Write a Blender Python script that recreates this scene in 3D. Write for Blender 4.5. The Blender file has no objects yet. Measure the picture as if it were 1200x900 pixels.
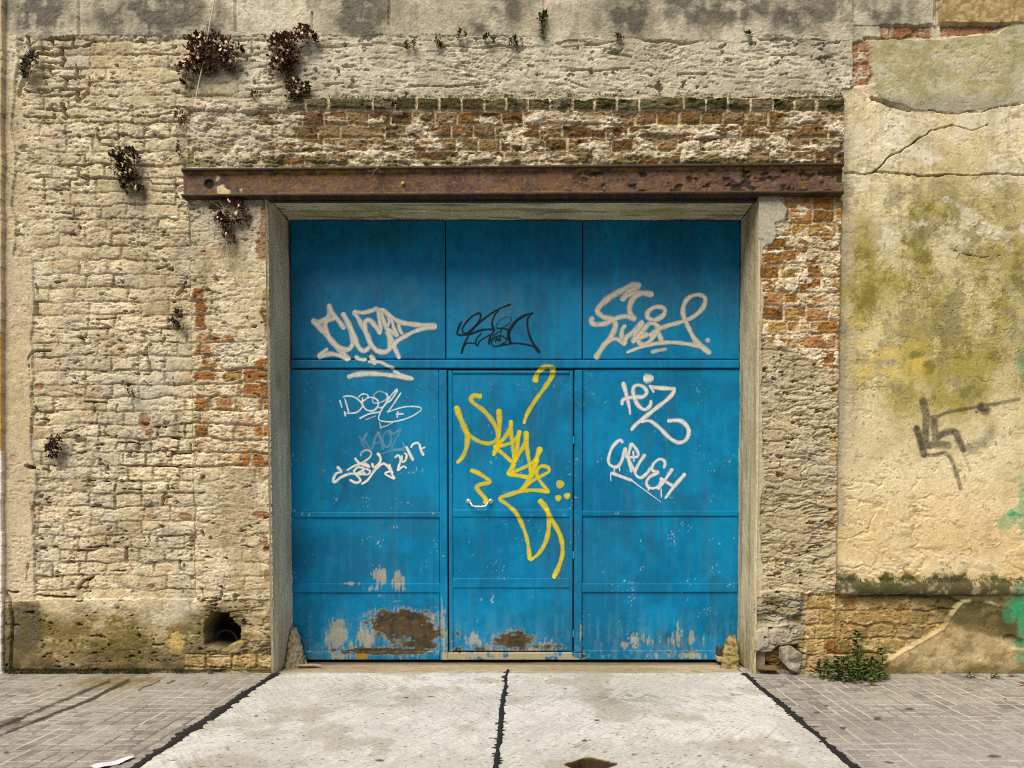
import bpy, bmesh, math, random
import numpy as np
from mathutils import Vector, Matrix, Euler
random.seed(7); rng = np.random.default_rng(11)
sc = bpy.context.scene
COL = sc.collection
F = np.float32

# ------------------------------------------------------------------ camera
FPX, CX, CY, PITCH, CAMY, CAMZ = 780.0, 625.0, 616.0, 0.032, -4.84, 1.24
c_, s_ = math.cos(PITCH), math.sin(PITCH)
def at(px, py, Y=0.0):
    """photo pixel -> point on the vertical plane at depth Y"""
    xc, yc = (px - CX) / FPX, (CY - py) / FPX
    dx, dy, dz = xc, c_ + yc * s_, -s_ + yc * c_
    t = (Y - CAMY) / dy
    return (dx * t, Y, CAMZ + dz * t)
def at_ground(px, py, Z=0.0):
    xc, yc = (px - CX) / FPX, (CY - py) / FPX
    dx, dy, dz = xc, c_ + yc * s_, -s_ + yc * c_
    t = (Z - CAMZ) / dz
    return (dx * t, CAMY + dy * t, Z)
def to_px(X, Y, Z):
    vx, vy, vz = X, Y - CAMY, Z - CAMZ
    f = vy * c_ - vz * s_
    u = vy * s_ + vz * c_
    return CX + FPX * vx / f, CY - FPX * u / f
cam = bpy.data.cameras.new('camera'); camo = bpy.data.objects.new('camera', cam); COL.objects.link(camo)
camo.location = (0, CAMY, CAMZ); camo.rotation_euler = (math.pi / 2 - PITCH, 0, 0)
cam.sensor_fit = 'HORIZONTAL'; cam.sensor_width = 36.0; cam.lens = FPX / 1200 * 36.0
cam.shift_x = (600 - CX) / 1200.0; cam.shift_y = (CY - 450) / 1200.0
cam.clip_end = 3000; cam.clip_start = 0.05
sc.camera = camo

# ------------------------------------------------------------------ noise helpers
LAT = {}
def lat(seed):
    if seed not in LAT:
        LAT[seed] = np.random.default_rng(seed + 1000).random((256, 256)).astype(F)
    return LAT[seed]
def vn(x, y, seed=0):
    L = lat(seed % 24)
    x = x + 37.17 * (seed + 1); y = y + 91.7 * (seed + 1)
    xi = np.floor(x); yi = np.floor(y)
    fx = (x - xi).astype(F); fy = (y - yi).astype(F)
    fx = fx * fx * fx * (fx * (fx * 6 - 15) + 10); fy = fy * fy * fy * (fy * (fy * 6 - 15) + 10)
    xi = xi.astype(np.int32) & 255; yi = yi.astype(np.int32) & 255
    x1 = (xi + 1) & 255; y1 = (yi + 1) & 255
    a = L[yi, xi]; b = L[yi, x1]; c = L[y1, xi]; d = L[y1, x1]
    a = a + (b - a) * fx; c = c + (d - c) * fx
    return a + (c - a) * fy
def fbm(x, y, octv=4, seed=0, gain=0.5):
    t = 0; amp = 1.0; s = 0.0
    for o in range(octv):
        ca, sa = math.cos(0.6 * o), math.sin(0.6 * o)
        k = 2.03 ** o
        t = t + amp * vn((x * ca - y * sa) * k, (x * sa + y * ca) * k, seed + o * 3)
        s += amp; amp *= gain
    return (t / s).astype(F)
def ss(a, b, x):
    t = np.clip((x - a) / (b - a), 0, 1)
    return (t * t * (3 - 2 * t)).astype(F)
def mix(a, b, t):
    return a + (b - a) * t
def h2(a, b, seed=0):
    a = a.astype(np.int64); b = b.astype(np.int64)
    h = (a * 73856093) ^ (b * 19349663) ^ (seed * 83492791 + 12345)
    h = (h ^ (h >> 13)) * 1274126177
    h = h ^ (h >> 16)
    return ((h & 0xffff) / 65535.0).astype(F)
def seg_dist(PX, PY, pts, pad=40):
    """distance in px to a polyline and the parameter along it (0..1)"""
    pts = np.array(pts, dtype=float)
    D = np.full(PX.shape, 1e3, F); T = np.zeros(PX.shape, F)
    x0, y0 = pts.min(0) - pad; x1, y1 = pts.max(0) + pad
    m = (PX > x0) & (PX < x1) & (PY > y0) & (PY < y1)
    if not m.any(): return D, T
    px, py = PX[m], PY[m]
    d = np.full(px.shape, 1e3); tt = np.zeros(px.shape)
    n = len(pts) - 1
    for i in range(n):
        ax, ay = pts[i]; bx, by = pts[i + 1]
        vx, vy = bx - ax, by - ay
        L2 = vx * vx + vy * vy + 1e-9
        t = np.clip(((px - ax) * vx + (py - ay) * vy) / L2, 0, 1)
        di = np.hypot(px - ax - t * vx, py - ay - t * vy)
        b = di < d
        d[b] = di[b]; tt[b] = ((i + t) / n)[b]
    D[m] = d; T[m] = tt
    return D, T
def poly_sd(PX, PY, pts, pad=30):
    """signed distance to a polygon in px, positive inside"""
    p = list(pts)
    D, _ = seg_dist(PX, PY, p + [p[0]], pad)
    D = np.minimum(D, pad)
    x0 = min(q[0] for q in p); x1 = max(q[0] for q in p); y0 = min(q[1] for q in p); y1 = max(q[1] for q in p)
    m = (PX >= x0) & (PX <= x1) & (PY >= y0) & (PY <= y1)
    px, py = PX[m], PY[m]
    ins = np.zeros(px.shape, bool)
    j = len(p) - 1
    for i in range(len(p)):
        xi, yi = p[i]; xj, yj = p[j]
        cr = ((yi > py) != (yj > py)) & (px < (xj - xi) * (py - yi) / (yj - yi + 1e-9) + xi)
        ins ^= cr; j = i
    I = np.zeros(PX.shape, bool); I[m] = ins
    return np.where(I, D, -D).astype(F)
def blob(PX, PY, cx, cy, rx, ry):
    return np.exp(-(((PX - cx) / rx) ** 2 + ((PY - cy) / ry) ** 2)).astype(F)
def smooth_pts(pts, n=8):
    pts = [np.array(p, float) for p in pts]
    if len(pts) < 3: 
        return [tuple(pts[0] + (pts[-1] - pts[0]) * t) for t in np.linspace(0, 1, n + 1)]
    P = [2 * pts[0] - pts[1]] + pts + [2 * pts[-1] - pts[-2]]
    out = []
    for i in range(1, len(P) - 2):
        for k in range(n):
            t = k / n
            a = 2 * P[i]; b = P[i + 1] - P[i - 1]
            c = 2 * P[i - 1] - 5 * P[i] + 4 * P[i + 1] - P[i + 2]
            d = -P[i - 1] + 3 * P[i] - 3 * P[i + 1] + P[i + 2]
            out.append(tuple(0.5 * (a + b * t + c * t * t + d * t ** 3)))
    out.append(tuple(pts[-1]))
    return out

# ------------------------------------------------------------------ materials
def nodes_of(m):
    m.use_nodes = True
    nt = m.node_tree
    return nt, nt.nodes, nt.links, nt.nodes['Principled BSDF']
def surf_mat(name, rough=0.9, spec=0.25, s1=60, s2=260, tint=0.16, bump=0.35, bdist=0.004):
    """colour from the built surface's Col attribute, broken up by fine node noise, plus a fine bump"""
    m = bpy.data.materials.new(name); nt, N, L, P = nodes_of(m)
    at_ = N.new('ShaderNodeAttribute'); at_.attribute_name = 'Col'
    tc = N.new('ShaderNodeTexCoord')
    n1 = N.new('ShaderNodeTexNoise'); n1.inputs['Scale'].default_value = s1; n1.inputs['Detail'].default_value = 6
    n2 = N.new('ShaderNodeTexNoise'); n2.inputs['Scale'].default_value = s2; n2.inputs['Detail'].default_value = 3
    L.new(tc.outputs['Object'], n1.inputs['Vector']); L.new(tc.outputs['Object'], n2.inputs['Vector'])
    add = N.new('ShaderNodeMath'); add.operation = 'ADD'
    L.new(n1.outputs['Fac'], add.inputs[0]); L.new(n2.outputs['Fac'], add.inputs[1])
    mr = N.new('ShaderNodeMapRange'); mr.inputs['From Min'].default_value = 0.6; mr.inputs['From Max'].default_value = 1.4
    mr.inputs['To Min'].default_value = 1 - tint; mr.inputs['To Max'].default_value = 1 + tint
    L.new(add.outputs[0], mr.inputs['Value'])
    vm = N.new('ShaderNodeVectorMath'); vm.operation = 'SCALE'
    L.new(at_.outputs['Color'], vm.inputs[0]); L.new(mr.outputs['Result'], vm.inputs['Scale'])
    L.new(vm.outputs[0], P.inputs['Base Color'])
    P.inputs['Roughness'].default_value = rough; P.inputs['Specular IOR Level'].default_value = spec
    b = N.new('ShaderNodeBump'); b.inputs['Strength'].default_value = bump; b.inputs['Distance'].default_value = bdist
    L.new(add.outputs[0], b.inputs['Height']); L.new(b.outputs[0], P.inputs['Normal'])
    return m
def flat_mat(name, col, rough=0.8, spec=0.3, var=0.25, scale=25, bump=0.2, metallic=0.0):
    m = bpy.data.materials.new(name); nt, N, L, P = nodes_of(m)
    tc = N.new('ShaderNodeTexCoord'); n = N.new('ShaderNodeTexNoise')
    n.inputs['Scale'].default_value = scale; n.inputs['Detail'].default_value = 6
    L.new(tc.outputs['Object'], n.inputs['Vector'])
    r = N.new('ShaderNodeValToRGB')
    r.color_ramp.elements[0].position = 0.3; r.color_ramp.elements[1].position = 0.7
    r.color_ramp.elements[0].color = (*[v * (1 - var) for v in col], 1)
    r.color_ramp.elements[1].color = (*[min(1, v * (1 + var)) for v in col], 1)
    L.new(n.outputs['Fac'], r.inputs[0]); L.new(r.outputs[0], P.inputs['Base Color'])
    b = N.new('ShaderNodeBump'); b.inputs['Strength'].default_value = bump; b.inputs['Distance'].default_value = 0.005
    L.new(n.outputs['Fac'], b.inputs['Height']); L.new(b.outputs[0], P.inputs['Normal'])
    P.inputs['Roughness'].default_value = rough; P.inputs['Specular IOR Level'].default_value = spec
    P.inputs['Metallic'].default_value = metallic
    return m
M_WALL = surf_mat('old_masonry', s1=55, s2=300, tint=0.22, bump=0.5, bdist=0.005)
M_GROUND = surf_mat('weathered_paving', s1=40, s2=260, tint=0.16, bump=0.35, bdist=0.003)
M_DOOR = surf_mat('painted_steel', rough=0.5, spec=0.16, s1=30, s2=420, tint=0.10, bump=0.12, bdist=0.002)
M_PAINT = surf_mat('marker_paint', rough=0.52, spec=0.18, s1=30, s2=420, tint=0.10, bump=0.10, bdist=0.002)
_n = M_PAINT.node_tree.nodes; M_PAINT.node_tree.links.new([n for n in _n if n.type == 'ATTRIBUTE'][0].outputs['Alpha'], _n['Principled BSDF'].inputs['Alpha'])
M_RUST = surf_mat('rusted_steel', rough=0.75, spec=0.3, s1=45, s2=240, tint=0.3, bump=0.4, bdist=0.003)
M_LEAF = surf_mat('leaf_surface', rough=0.6, spec=0.3, s1=60, s2=200, tint=0.25, bump=0.1, bdist=0.002)
M_CORE = flat_mat('inner_masonry', (0.30, 0.24, 0.17))
M_DARK = flat_mat('dark_clay_pipe', (0.022, 0.018, 0.015))
M_TAR = flat_mat('black_tar', (0.012, 0.012, 0.013), rough=0.7, scale=90, bump=0.6)
M_CORD = flat_mat('pale_cord', (0.62, 0.56, 0.42), scale=120)
M_STEEL = flat_mat('bare_worn_steel', (0.62, 0.60, 0.54), rough=0.35, spec=0.5, var=0.2, scale=60, metallic=0.6)
M_BLACKSTEEL = flat_mat('greasy_dark_steel', (0.05, 0.045, 0.04), rough=0.6, scale=50)

# ------------------------------------------------------------------ mesh helpers
def link(name, me, mat=None, parent=None):
    o = bpy.data.objects.new(name, me); COL.objects.link(o)
    if mat is not None: me.materials.append(mat)
    if parent is not None: o.parent = parent
    return o
def tag(o, label=None, cat=None, group=None, kind=None):
    if label: o['label'] = label
    if cat: o['category'] = cat
    if group: o['group'] = group
    if kind: o['kind'] = kind
    return o
def empty(name, loc=(0, 0, 0)):
    o = bpy.data.objects.new(name, None); COL.objects.link(o); o.location = loc
    o.empty_display_size = 0.1
    return o
def raw_mesh(name, V, Q, C=None, smooth=True):
    """V (n,3), Q (m,4) quads or (m,3) tris, C (n,3) linear colours"""
    V = np.asarray(V, F); Q = np.asarray(Q, np.int32)
    me = bpy.data.meshes.new(name)
    k = Q.shape[1]
    me.vertices.add(len(V)); me.vertices.foreach_set('co', V.ravel())
    me.loops.add(Q.size); me.loops.foreach_set('vertex_index', Q.ravel())
    me.polygons.add(len(Q))
    me.polygons.foreach_set('loop_start', np.arange(0, Q.size, k, dtype=np.int32))
    me.polygons.foreach_set('loop_total', np.full(len(Q), k, np.int32))
    if smooth: me.polygons.foreach_set('use_smooth', np.ones(len(Q), bool))
    if C is not None:
        a = me.color_attributes.new('Col', 'FLOAT_COLOR', 'POINT')
        cc = np.ones((len(V), 4), F); cc[:, :3] = C
        a.data.foreach_set('color', cc.ravel())
    me.update(calc_edges=True)
    return me
def grid_part(name, X, Y, Z, C, cells, flip=False):
    """mesh of the chosen cells of a grid of points"""
    ny, nx = X.shape
    idx = np.arange(ny * nx, dtype=np.int64).reshape(ny, nx)
    j, i = np.nonzero(cells)
    q = np.stack([idx[j, i], idx[j, i + 1], idx[j + 1, i + 1], idx[j + 1, i]], 1)
    if flip: q = q[:, ::-1]
    used = np.zeros(ny * nx, bool); used[q.ravel()] = True
    rm = np.cumsum(used) - 1
    V = np.stack([X.ravel()[used], Y.ravel()[used], Z.ravel()[used]], 1)
    return raw_mesh(name, V, rm[q], C.reshape(-1, 3)[used])
def box_bm(bm, x0, x1, y0, y1, z0, z1, bevel=0.0):
    r = bmesh.ops.create_cube(bm, size=1.0)
    vs = r['verts']
    for v in vs:
        v.co = Vector(((x0 + x1) / 2 + v.co.x * (x1 - x0), (y0 + y1) / 2 + v.co.y * (y1 - y0), (z0 + z1) / 2 + v.co.z * (z1 - z0)))
    if bevel > 0:
        es = list({e for v in vs for e in v.link_edges})
        bmesh.ops.bevel(bm, geom=es, offset=bevel, segments=2, affect='EDGES', profile=0.6)
def bm_obj(name, bm, mat, parent=None, smooth=False):
    me = bpy.data.meshes.new(name); bm.to_mesh(me); bm.free()
    if smooth:
        for p in me.polygons: p.use_smooth = True
    return link(name, me, mat, parent)
def tube(pts, r, seg=8, caps=True):
    """V, Q of a tube along pts; r a number or a list"""
    P = [Vector(p) for p in pts]; n = len(P)
    R = r if isinstance(r, (list, tuple, np.ndarray)) else [r] * n
    V = []; Q = []
    up = Vector((0.13, 0.31, 0.94))
    for i in range(n):
        t = (P[min(i + 1, n - 1)] - P[max(i - 1, 0)]).normalized()
        a = t.cross(up)
        if a.length < 1e-3: a = t.cross(Vector((1, 0, 0)))
        a.normalize(); b = t.cross(a)
        for k in range(seg):
            th = 2 * math.pi * k / seg
            V.append(P[i] + (a * math.cos(th) + b * math.sin(th)) * R[i])
    for i in range(n - 1):
        for k in range(seg):
            k2 = (k + 1) % seg
            Q.append((i * seg + k, i * seg + k2, (i + 1) * seg + k2, (i + 1) * seg + k))
    if caps:
        for base, c in ((0, P[0]), ((n - 1) * seg, P[-1])):
            V.append(c); ci = len(V) - 1
            for k in range(0, seg):
                k2 = (k + 1) % seg
                Q.append((base + k, base + k2, ci, ci) if False else (base + k, base + k2, ci, base + k))
    Vn = np.array([tuple(v) for v in V], F)
    return Vn, Q
def poly_mesh(name, V, faces, C=None, smooth=True):
    me = bpy.data.meshes.new(name)
    ff = []
    for f in faces:
        g = []
        for v in f:
            if v not in g: g.append(v)
        ff.append(g)
    me.from_pydata([tuple(map(float, v)) for v in V], [], ff)
    if C is not None:
        a = me.color_attributes.new('Col', 'FLOAT_COLOR', 'POINT')
        cc = np.ones((len(V), 4), F); cc[:, :np.shape(C)[1]] = C
        a.data.foreach_set('color', cc.ravel())
    if smooth:
        for p in me.polygons: p.use_smooth = True
    me.update()
    return me

# ================================================================== WALL RELIEF
JL, JR, ZT = -1.902, 1.612, 3.448           # clear opening in the masonry
STEP = 0.005
xs = np.concatenate([np.arange(-5.6, -3.95, 0.03), np.arange(-3.95, 3.66, STEP), np.arange(3.68, 5.4, 0.03)])
zs = np.concatenate([np.arange(-0.03, 4.97, STEP), np.arange(5.0, 5.6, 0.03)])
xs[np.argmin(abs(xs - JL))] = JL; xs[np.argmin(abs(xs - JR))] = JR; zs[np.argmin(abs(zs - ZT))] = ZT
X, Z = np.meshgrid(xs.astype(F), zs.astype(F))
PX, PY = to_px(X, 0.0, Z)
PX = PX.astype(F); PY = PY.astype(F)

# ---- shared noises (metres)
nA = fbm(X / 0.9, Z / 0.9, 4, 1)            # broad
nB = fbm(X / 0.25, Z / 0.25, 4, 5)
nC = fbm(X / 0.08, Z / 0.08, 4, 9)
nD = fbm(X / 0.026, Z / 0.026, 3, 13)
nE = vn(X / 0.010, Z / 0.010, 17)
wx = (fbm(X / 0.15, Z / 0.15, 3, 21) - 0.5); wy = (fbm(X / 0.15, Z / 0.15, 3, 27) - 0.5)
crev = 1 - ss(0.0, 0.05, abs(fbm(X / 0.22 + wx, Z / 0.06 + wy, 4, 31) - 0.5))      # flat flaky creases
crev2 = 1 - ss(0.0, 0.045, abs(fbm(X / 0.30, Z / 0.16, 4, 41) - 0.5))
pits = ss(0.70, 0.80, fbm(X / 0.03, Z / 0.022, 2, 45))
nP = fbm(X / 0.45, Z / 0.35, 3, 51)
nQ = fbm(X / 0.12, Z / 0.07, 4, 57)
def V3(c): return np.array(c, F)
def lay(C, col, m):
    m = m[..., None]
    return C + (V3(col) - C) * m
def lerp2(c1, c2, t):
    return V3(c1) + (V3(c2) - V3(c1)) * t[..., None]

def bricks(y0, ch, bl, seed, warp=3.0, pj=0.3):
    yy = PY + wy * warp * 2.0; xx = PX + wx * warp
    row = np.floor((yy - y0) / ch); fy = (yy - y0) / ch - row
    rr = h2(row, row * 0, seed)
    u = xx / bl + rr * 2 + (row % 2) * 0.5
    col = np.floor(u); pair = np.floor(u / 2)
    jn = h2(pair, row, seed + 1) < pj
    fx = np.where(jn, (u - 2 * pair) / 2, u - col); ln = np.where(jn, 2 * bl, bl)
    bid = np.where(jn, pair * 2, col)
    ex = np.minimum(fx, 1 - fx) * ln; ey = np.minimum(fy, 1 - fy) * ch
    e = np.minimum(ex, ey).astype(F)
    return dict(e=e, ey=ey.astype(F), r1=h2(bid, row, seed + 2), r2=h2(bid, row, seed + 3), r3=h2(bid, row, seed + 4), fx=fx.astype(F), fy=fy.astype(F), row=row)
BF = bricks(367.7, 16.2, 31, 3, warp=4.0, pj=0.3)     # field and left pilaster
BL = bricks(115.0, 15.3, 26, 5, warp=2.5, pj=0.4)      # band over the beam
BR = bricks(243.0, 16.5, 27, 8, warp=2.5, pj=0.35)     # right pilaster
BP = bricks(698.0, 17.2, 32, 12, warp=3.0, pj=0.3)     # right base

# ---- region masks
xPL = 221 + (PY - 240) * 0.0175
xPR = 989 - (PY - 110) * 0.0150
wob = (nC - 0.5) * 5
yTop = np.where(PX < 640, 38.0, 44.0) + (nC - .5) * 9 + (nB - .5) * 6
R_top = (PY < yTop) & (PX < 1101)
R_lin = (PX > 218.5) & (PX < 989) & (PY > 117.5 - (PX - 218) * 0.007) & (PY < 214)
R_pilL = (PX > xPL) & (X < 0) & (PY >= 214) & (PY < 704)
R_pilR = (X > 0) & (PX < xPR) & (PY >= 214)
R_right = ((PX >= xPR) & (PY > 100)) | ((PX > 1003) & (PY <= 100) & (PY > 26)) | ((PX > 1101) & (PY <= 26))
R_right &= ~R_lin
R_nb = PX < 3.2 + (nB - 0.5) * 3
R_base = (X < 0) & (PY > 703 + (nB - 0.5) * 8) & ~R_nb
R_strip = (PX < 36 + (nB - 0.5) * 14 - np.where(PY < 300, 22, 0)) & ~R_nb & ~R_base & ~R_top
R_ledge = R_right & (PY > 681) & (PY < 697 + (nB - 0.5) * 6)
R_plinth = R_right & (PY >= 697 + (nB - 0.5) * 6)

# ---- base height (metres outward)
H = np.full(X.shape, -0.030, F)
H[R_top] = -0.028; H[R_lin] = 0.006; H[R_pilL] = 0.0; H[R_pilR] = 0.0
H[R_right] = -0.036; H[R_nb] = 0.01; H[R_base] = -0.012; H[R_strip] = -0.02; H[R_plinth] = -0.018
led = R_ledge
H[led] = (-0.018 + 0.035 * np.sqrt(np.clip(1 - ((PY - 690) / 9.5) ** 2, 0, 1)))[led]
# ---- rough lime coat everywhere
wn = rng.random(X.shape).astype(F)                                                   # grain of single sand grains
fl1 = ss(0.60, 0.66, fbm(X / 0.055 + wx, Z / 0.020 + wy, 3, 33))                       # flecks: shallow flat-topped scabs
fl2 = ss(0.62, 0.68, fbm(X / 0.026, Z / 0.011, 2, 43))
fl3 = ss(0.60, 0.64, fbm(X / 0.13 + wx, Z / 0.05 + wy * 2, 4, 63, 0.65))
H0 = H.copy()
rough = 0.009 * (nB - 0.5) + 0.005 * (nC - 0.5) + 0.0036 * (nD - 0.5) + 0.002 * (nE - 0.5) + 0.0022 * (wn - 0.5) * np.where(R_right, .5, 1)
rgh = np.ones(X.shape, F)
rgh[R_top] = 0.7; rgh[R_strip] = 0.55; rgh[R_right] = 0.42; rgh[R_nb] = 0.25; rgh[R_base] = 0.8
rgh = np.where(R_right & (PY < 430) & (PX > 1020), 0.35, rgh)
H += rough * rgh
flake = np.zeros(X.shape, F)
flake[~(R_right | R_nb | R_lin)] = 1.0
flake[R_base | R_strip] = 0.45; flake[R_top] = 0.18
uw = (PY < 118) & (PY > 38) & (PX > 200) & ~R_right & ~R_lin
flake[uw] = (0.15 + 0.6 * ss(.45, .62, nP))[uw]
fieldz = (X < JL) & (PY > 40)
H -= crev * ss(0.50, 0.66, nP) * 0.007 * flake * np.where(fieldz, .35, 1)
fdens = ss(0.38, 0.60, nB)
H -= fl1 * (0.15 + 0.85 * fdens) * 0.0065 * flake + fl2 * 0.005 * flake * ss(.42, .6, nQ) + fl3 * 0.006 * flake * ss(.45, .6, nP) * np.where(fieldz, .45, 1)
hole_ = ss(.735, .765, fbm(X / .055, Z / .030, 3, 49)); H -= hole_ * .035 * ss(.42, .55, nB) * ~(R_top | R_right | R_nb | R_strip | R_lin)
H -= pits * 0.008 * np.where(R_right, 0.25, 0.6) * ss(0.4, 0.6, nB) * ~(R_top | uw)
# plaster slumps with under-cut lower edge, like trowelled scale
sc1 = fbm(X / 0.20 + wx, Z / 0.11 + wy, 3, 61); st = (sc1 * 7) % 1.0
H += (ss(0, 0.9, st) - 0.5) * 0.0035 * flake * ~fieldz

# ---- colour
C = lerp2((0.52, 0.445, 0.29), (0.70, 0.62, 0.44), ss(0.35, 0.65, nB * 0.5 + nC * 0.5))
C = lay(C, (0.74, 0.66, 0.52), ss(0.55, 0.7, nQ) * 0.6)
C = lay(C, (0.34, 0.27, 0.15), ss(0.52, 0.70, fbm(X / 0.5, Z / 0.35, 6, 65, .62)) * 0.6)
C = lay(C, (0.24, 0.19, 0.10), ss(0.58, 0.68, fbm(X / 0.10, Z / 0.05, 5, 67, .65)) * ss(.4, .6, nA) * 0.55)
C = lay(C, (0.30, 0.245, 0.15), ss(0.62, 0.74, nD * 0.6 + nC * 0.4) * 0.6)
C = lay(C, (0.50, 0.475, 0.40), ss(.48, .64, fbm(X / .55, Z / .7, 5, 69, .6)) * .55 * (~R_right))
C = lay(C, (0.20, 0.17, 0.115), ss(.64, .72, fbm(X / .07, Z / .14, 5, 70, .65)) * .5 * (~R_right))
# pinkish brick dust
C = lay(C, (0.55, 0.36, 0.24), ss(0.66, 0.76, fbm(X / 0.16, Z / 0.1, 4, 68)) * 0.35 * (~R_right))

# ================= left field: bricks under thin lime
fieldm = (~(R_top | R_lin | R_right | R_pilR | R_nb | R_base | R_strip)) & (PX < 330)
fm = fieldm.astype(F) * ss(30, 45, PX)
fm *= 1 - 0.6 * blob(PX, PY, 180, 300, 50, 60) - 0.5 * blob(PX, PY, 160, 110, 60, 35)
fm *= np.where(R_pilL, np.where(PY > 430, 0.9, 0.25), 1.0)
fm = fm * np.where(R_pilL & (PY > 548), 0.45, 1)
fm = np.clip(fm * (.62 + .38 * ss(.40, .54, fbm(X / .45, Z / .3, 5, 72, .6))), 0, 1)
prof = ss(0.1, 1.7, BF['e'] + (nC - 0.5) * 1.6 + (nD - .5) * 1.2)
jd = (0.005 + 0.016 * ss(0.44, 0.66, fbm(X / 0.20, Z / 0.10, 5, 71, .65))) * np.where(BF['ey'] <= BF['e'] + .5, 1.0, 0.95)
H += fm * .0050 * (ss(-1, 6.5, BF['e'] + (nC - .5) * 4) - 1) * ss(.36, .56, fbm(X / .4, Z / .3, 4, 73))
H += fm * ((prof - 1) * jd + 0.004 * (BF['r1'] - 0.5) + 0.005 * (BF['fy'] - 0.5) * (BF['r2'] - 0.2))
br = fm * (1 - ss(1.0, 2.4, BF['e']))
C = lay(C, (0.30, 0.235, 0.14), br * 0.7 * ss(0.34, 0.55, nB))
C = lerp2((0.0, 0, 0), (1, 1, 1), 1 + fm * (BF['r3'] - 0.5) * 0.30) * C
# open joints, upper-left corner
open_m = np.zeros(X.shape, F)
for pl, w in [([(28, 40), (30, 52), (35, 55)], 2.2), ([(57, 42), (58, 53)], 1.8), ([(82, 40), (81, 53)], 2), ([(30, 53), (60, 54), (88, 53), (100, 50), (106, 43)], 1.7), ([(70, 57), (72, 66)], 3), ([(45, 70), (70, 70)], 2),
              ([(54, 74), (54, 85)], 2), ([(86, 73), (86, 85)], 2.2), ([(44, 86), (70, 87), (96, 86)], 1.6), ([(73, 88), (74, 101), (101, 101), (102, 88)], 1.8), ([(88, 103), (88, 117), (100, 105)], 2),
              ([(40, 101), (70, 101)], 1.4), ([(70, 118), (73, 134)], 3.5), ([(25, 103), (45, 105), (60, 103)], 1.4), ([(18, 110), (24, 90), (30, 70)], 3), ([(24, 133), (70, 134), (110, 135)], 1.4), ([(110, 150), (115, 166), (130, 166)], 2),
              ([(158, 132), (180, 134), (196, 128)], 1.5), ([(60, 152), (80, 152)], 1.6), ([(170, 200), (176, 213), (205, 214)], 2.0), ([(188, 228), (206, 229)], 1.7), ([(30, 219), (40, 221)], 2), ([(25, 200), (45, 200)], 2), ([(50, 248), (80, 247)], 1.6),
              ([(170, 406), (172, 436), (166, 438)], 2.6), ([(190, 396), (187, 404)], 3.2), ([(204, 345), (214, 328)], 2.4), ([(203, 362), (204, 385)], 2.2), ([(88, 392), (98, 393)], 2.6), ([(94, 394), (95, 402)], 2), ([(201, 440), (202, 452)], 2.6),
              ([(96, 470), (122, 470)], 1.6), ([(108, 471), (106, 485)], 1.5), ([(134, 474), (133, 482)], 3), ([(72, 504), (88, 503)], 1.6), ([(188, 495), (191, 500), (178, 500)], 2.2), ([(206, 515), (196, 513)], 2), ([(220, 522), (222, 530), (200, 532)], 2.2),
              ([(132, 526), (134, 518), (165, 518)], 1.5), ([(142, 532), (142, 546)], 1.5), ([(180, 547), (204, 547)], 2), ([(230, 547), (206, 548)], 1.6), ([(28, 546), (36, 549)], 3.2), ([(100, 564), (120, 565)], 1.6), ([(138, 572), (160, 573)], 1.4), ([(190, 580), (188, 592)], 2.6),
              ([(100, 640), (120, 641)], 1.6), ([(145, 643), (146, 660)], 4.2), ([(177, 659), (178, 669)], 3.2), ([(209, 659), (210, 669)], 4), ([(88, 692), (97, 682), (106, 677)], 3), ([(40, 699), (60, 700), (84, 699)], 2.6), ([(236, 622), (240, 630)], 3.2),
              ([(173, 630), (175, 636)], 3.4), ([(240, 653), (265, 655)], 1.4), ([(258, 687), (262, 690)], 3), ([(236, 690), (240, 702), (258, 702), (260, 690)], 1.6), ([(115, 670), (142, 670)], 1.4), ([(5, 693), (28, 695), (30, 660)], 1.8),
              ([(36, 630), (38, 610), (33, 590)], 1.3), ([(38, 330), (42, 345), (40, 368)], 1.8), ([(55, 408), (36, 410), (30, 420), (33, 440)], 2.2), ([(33, 452), (36, 470), (38, 480), (34, 486)], 1.8), ([(34, 490), (33, 505)], 1.5),
              ([(180, 312), (195, 308)], 2), ([(60, 328), (75, 327)], 1.7), ([(110, 374), (130, 371)], 1.6), ([(150, 390), (157, 388)], 1.5)]:
    d, t = seg_dist(PX + wx * 5 + (nC - .5) * 3, PY + wy * 5 + (nC - .5) * 3, pl)
    open_m = np.maximum(open_m, 1 - ss(w * 0.22, w * 0.62, (d + (nD - 0.5) * 1.5 + 1.0 * ss(.55, .7, nC)) * np.where((PX < 120) & (PY < 142), .62, 1.0)))
H -= open_m * 0.085
# right-hand cracks (no colour: depth only)
crk = np.zeros(X.shape, F)
for pl, w in [([(984, 203), (1000, 201), (1030, 198), (1058, 201), (1080, 204), (1110, 203), (1150, 202), (1185, 201), (1230, 205)], 1.7), ([(1026, 198), (1045, 182), (1070, 166), (1092, 152), (1112, 146), (1120, 144)], 1.4), ([(1120, 145), (1140, 150), (1160, 143)], 1.0),
              ([(1025, 112), (1045, 118), (1070, 125)], 3.0), ([(1070, 126), (1100, 127), (1118, 129), (1150, 128), (1170, 122), (1200, 118), (1240, 110)], 0.85), ([(1017, 41), (1030, 40), (1045, 39), (1062, 40), (1075, 36)], 2.4),
              ([(1117, 290), (1150, 298), (1180, 296)], 0.4)]:
    d, t = seg_dist(PX + wx * 6 + (nC - 0.5) * 3, PY + wy * 6 + (nC - 0.5) * 3, pl)
    w = w * (.62 if w < 2 else .9); crk = np.maximum(crk, (1 - ss(w * 0.35, w * 1.0, d + (nD - 0.5) * 1.2 - .5 * (nB - .5))) * min(1, w / .8))
H -= crk * 0.060

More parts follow.
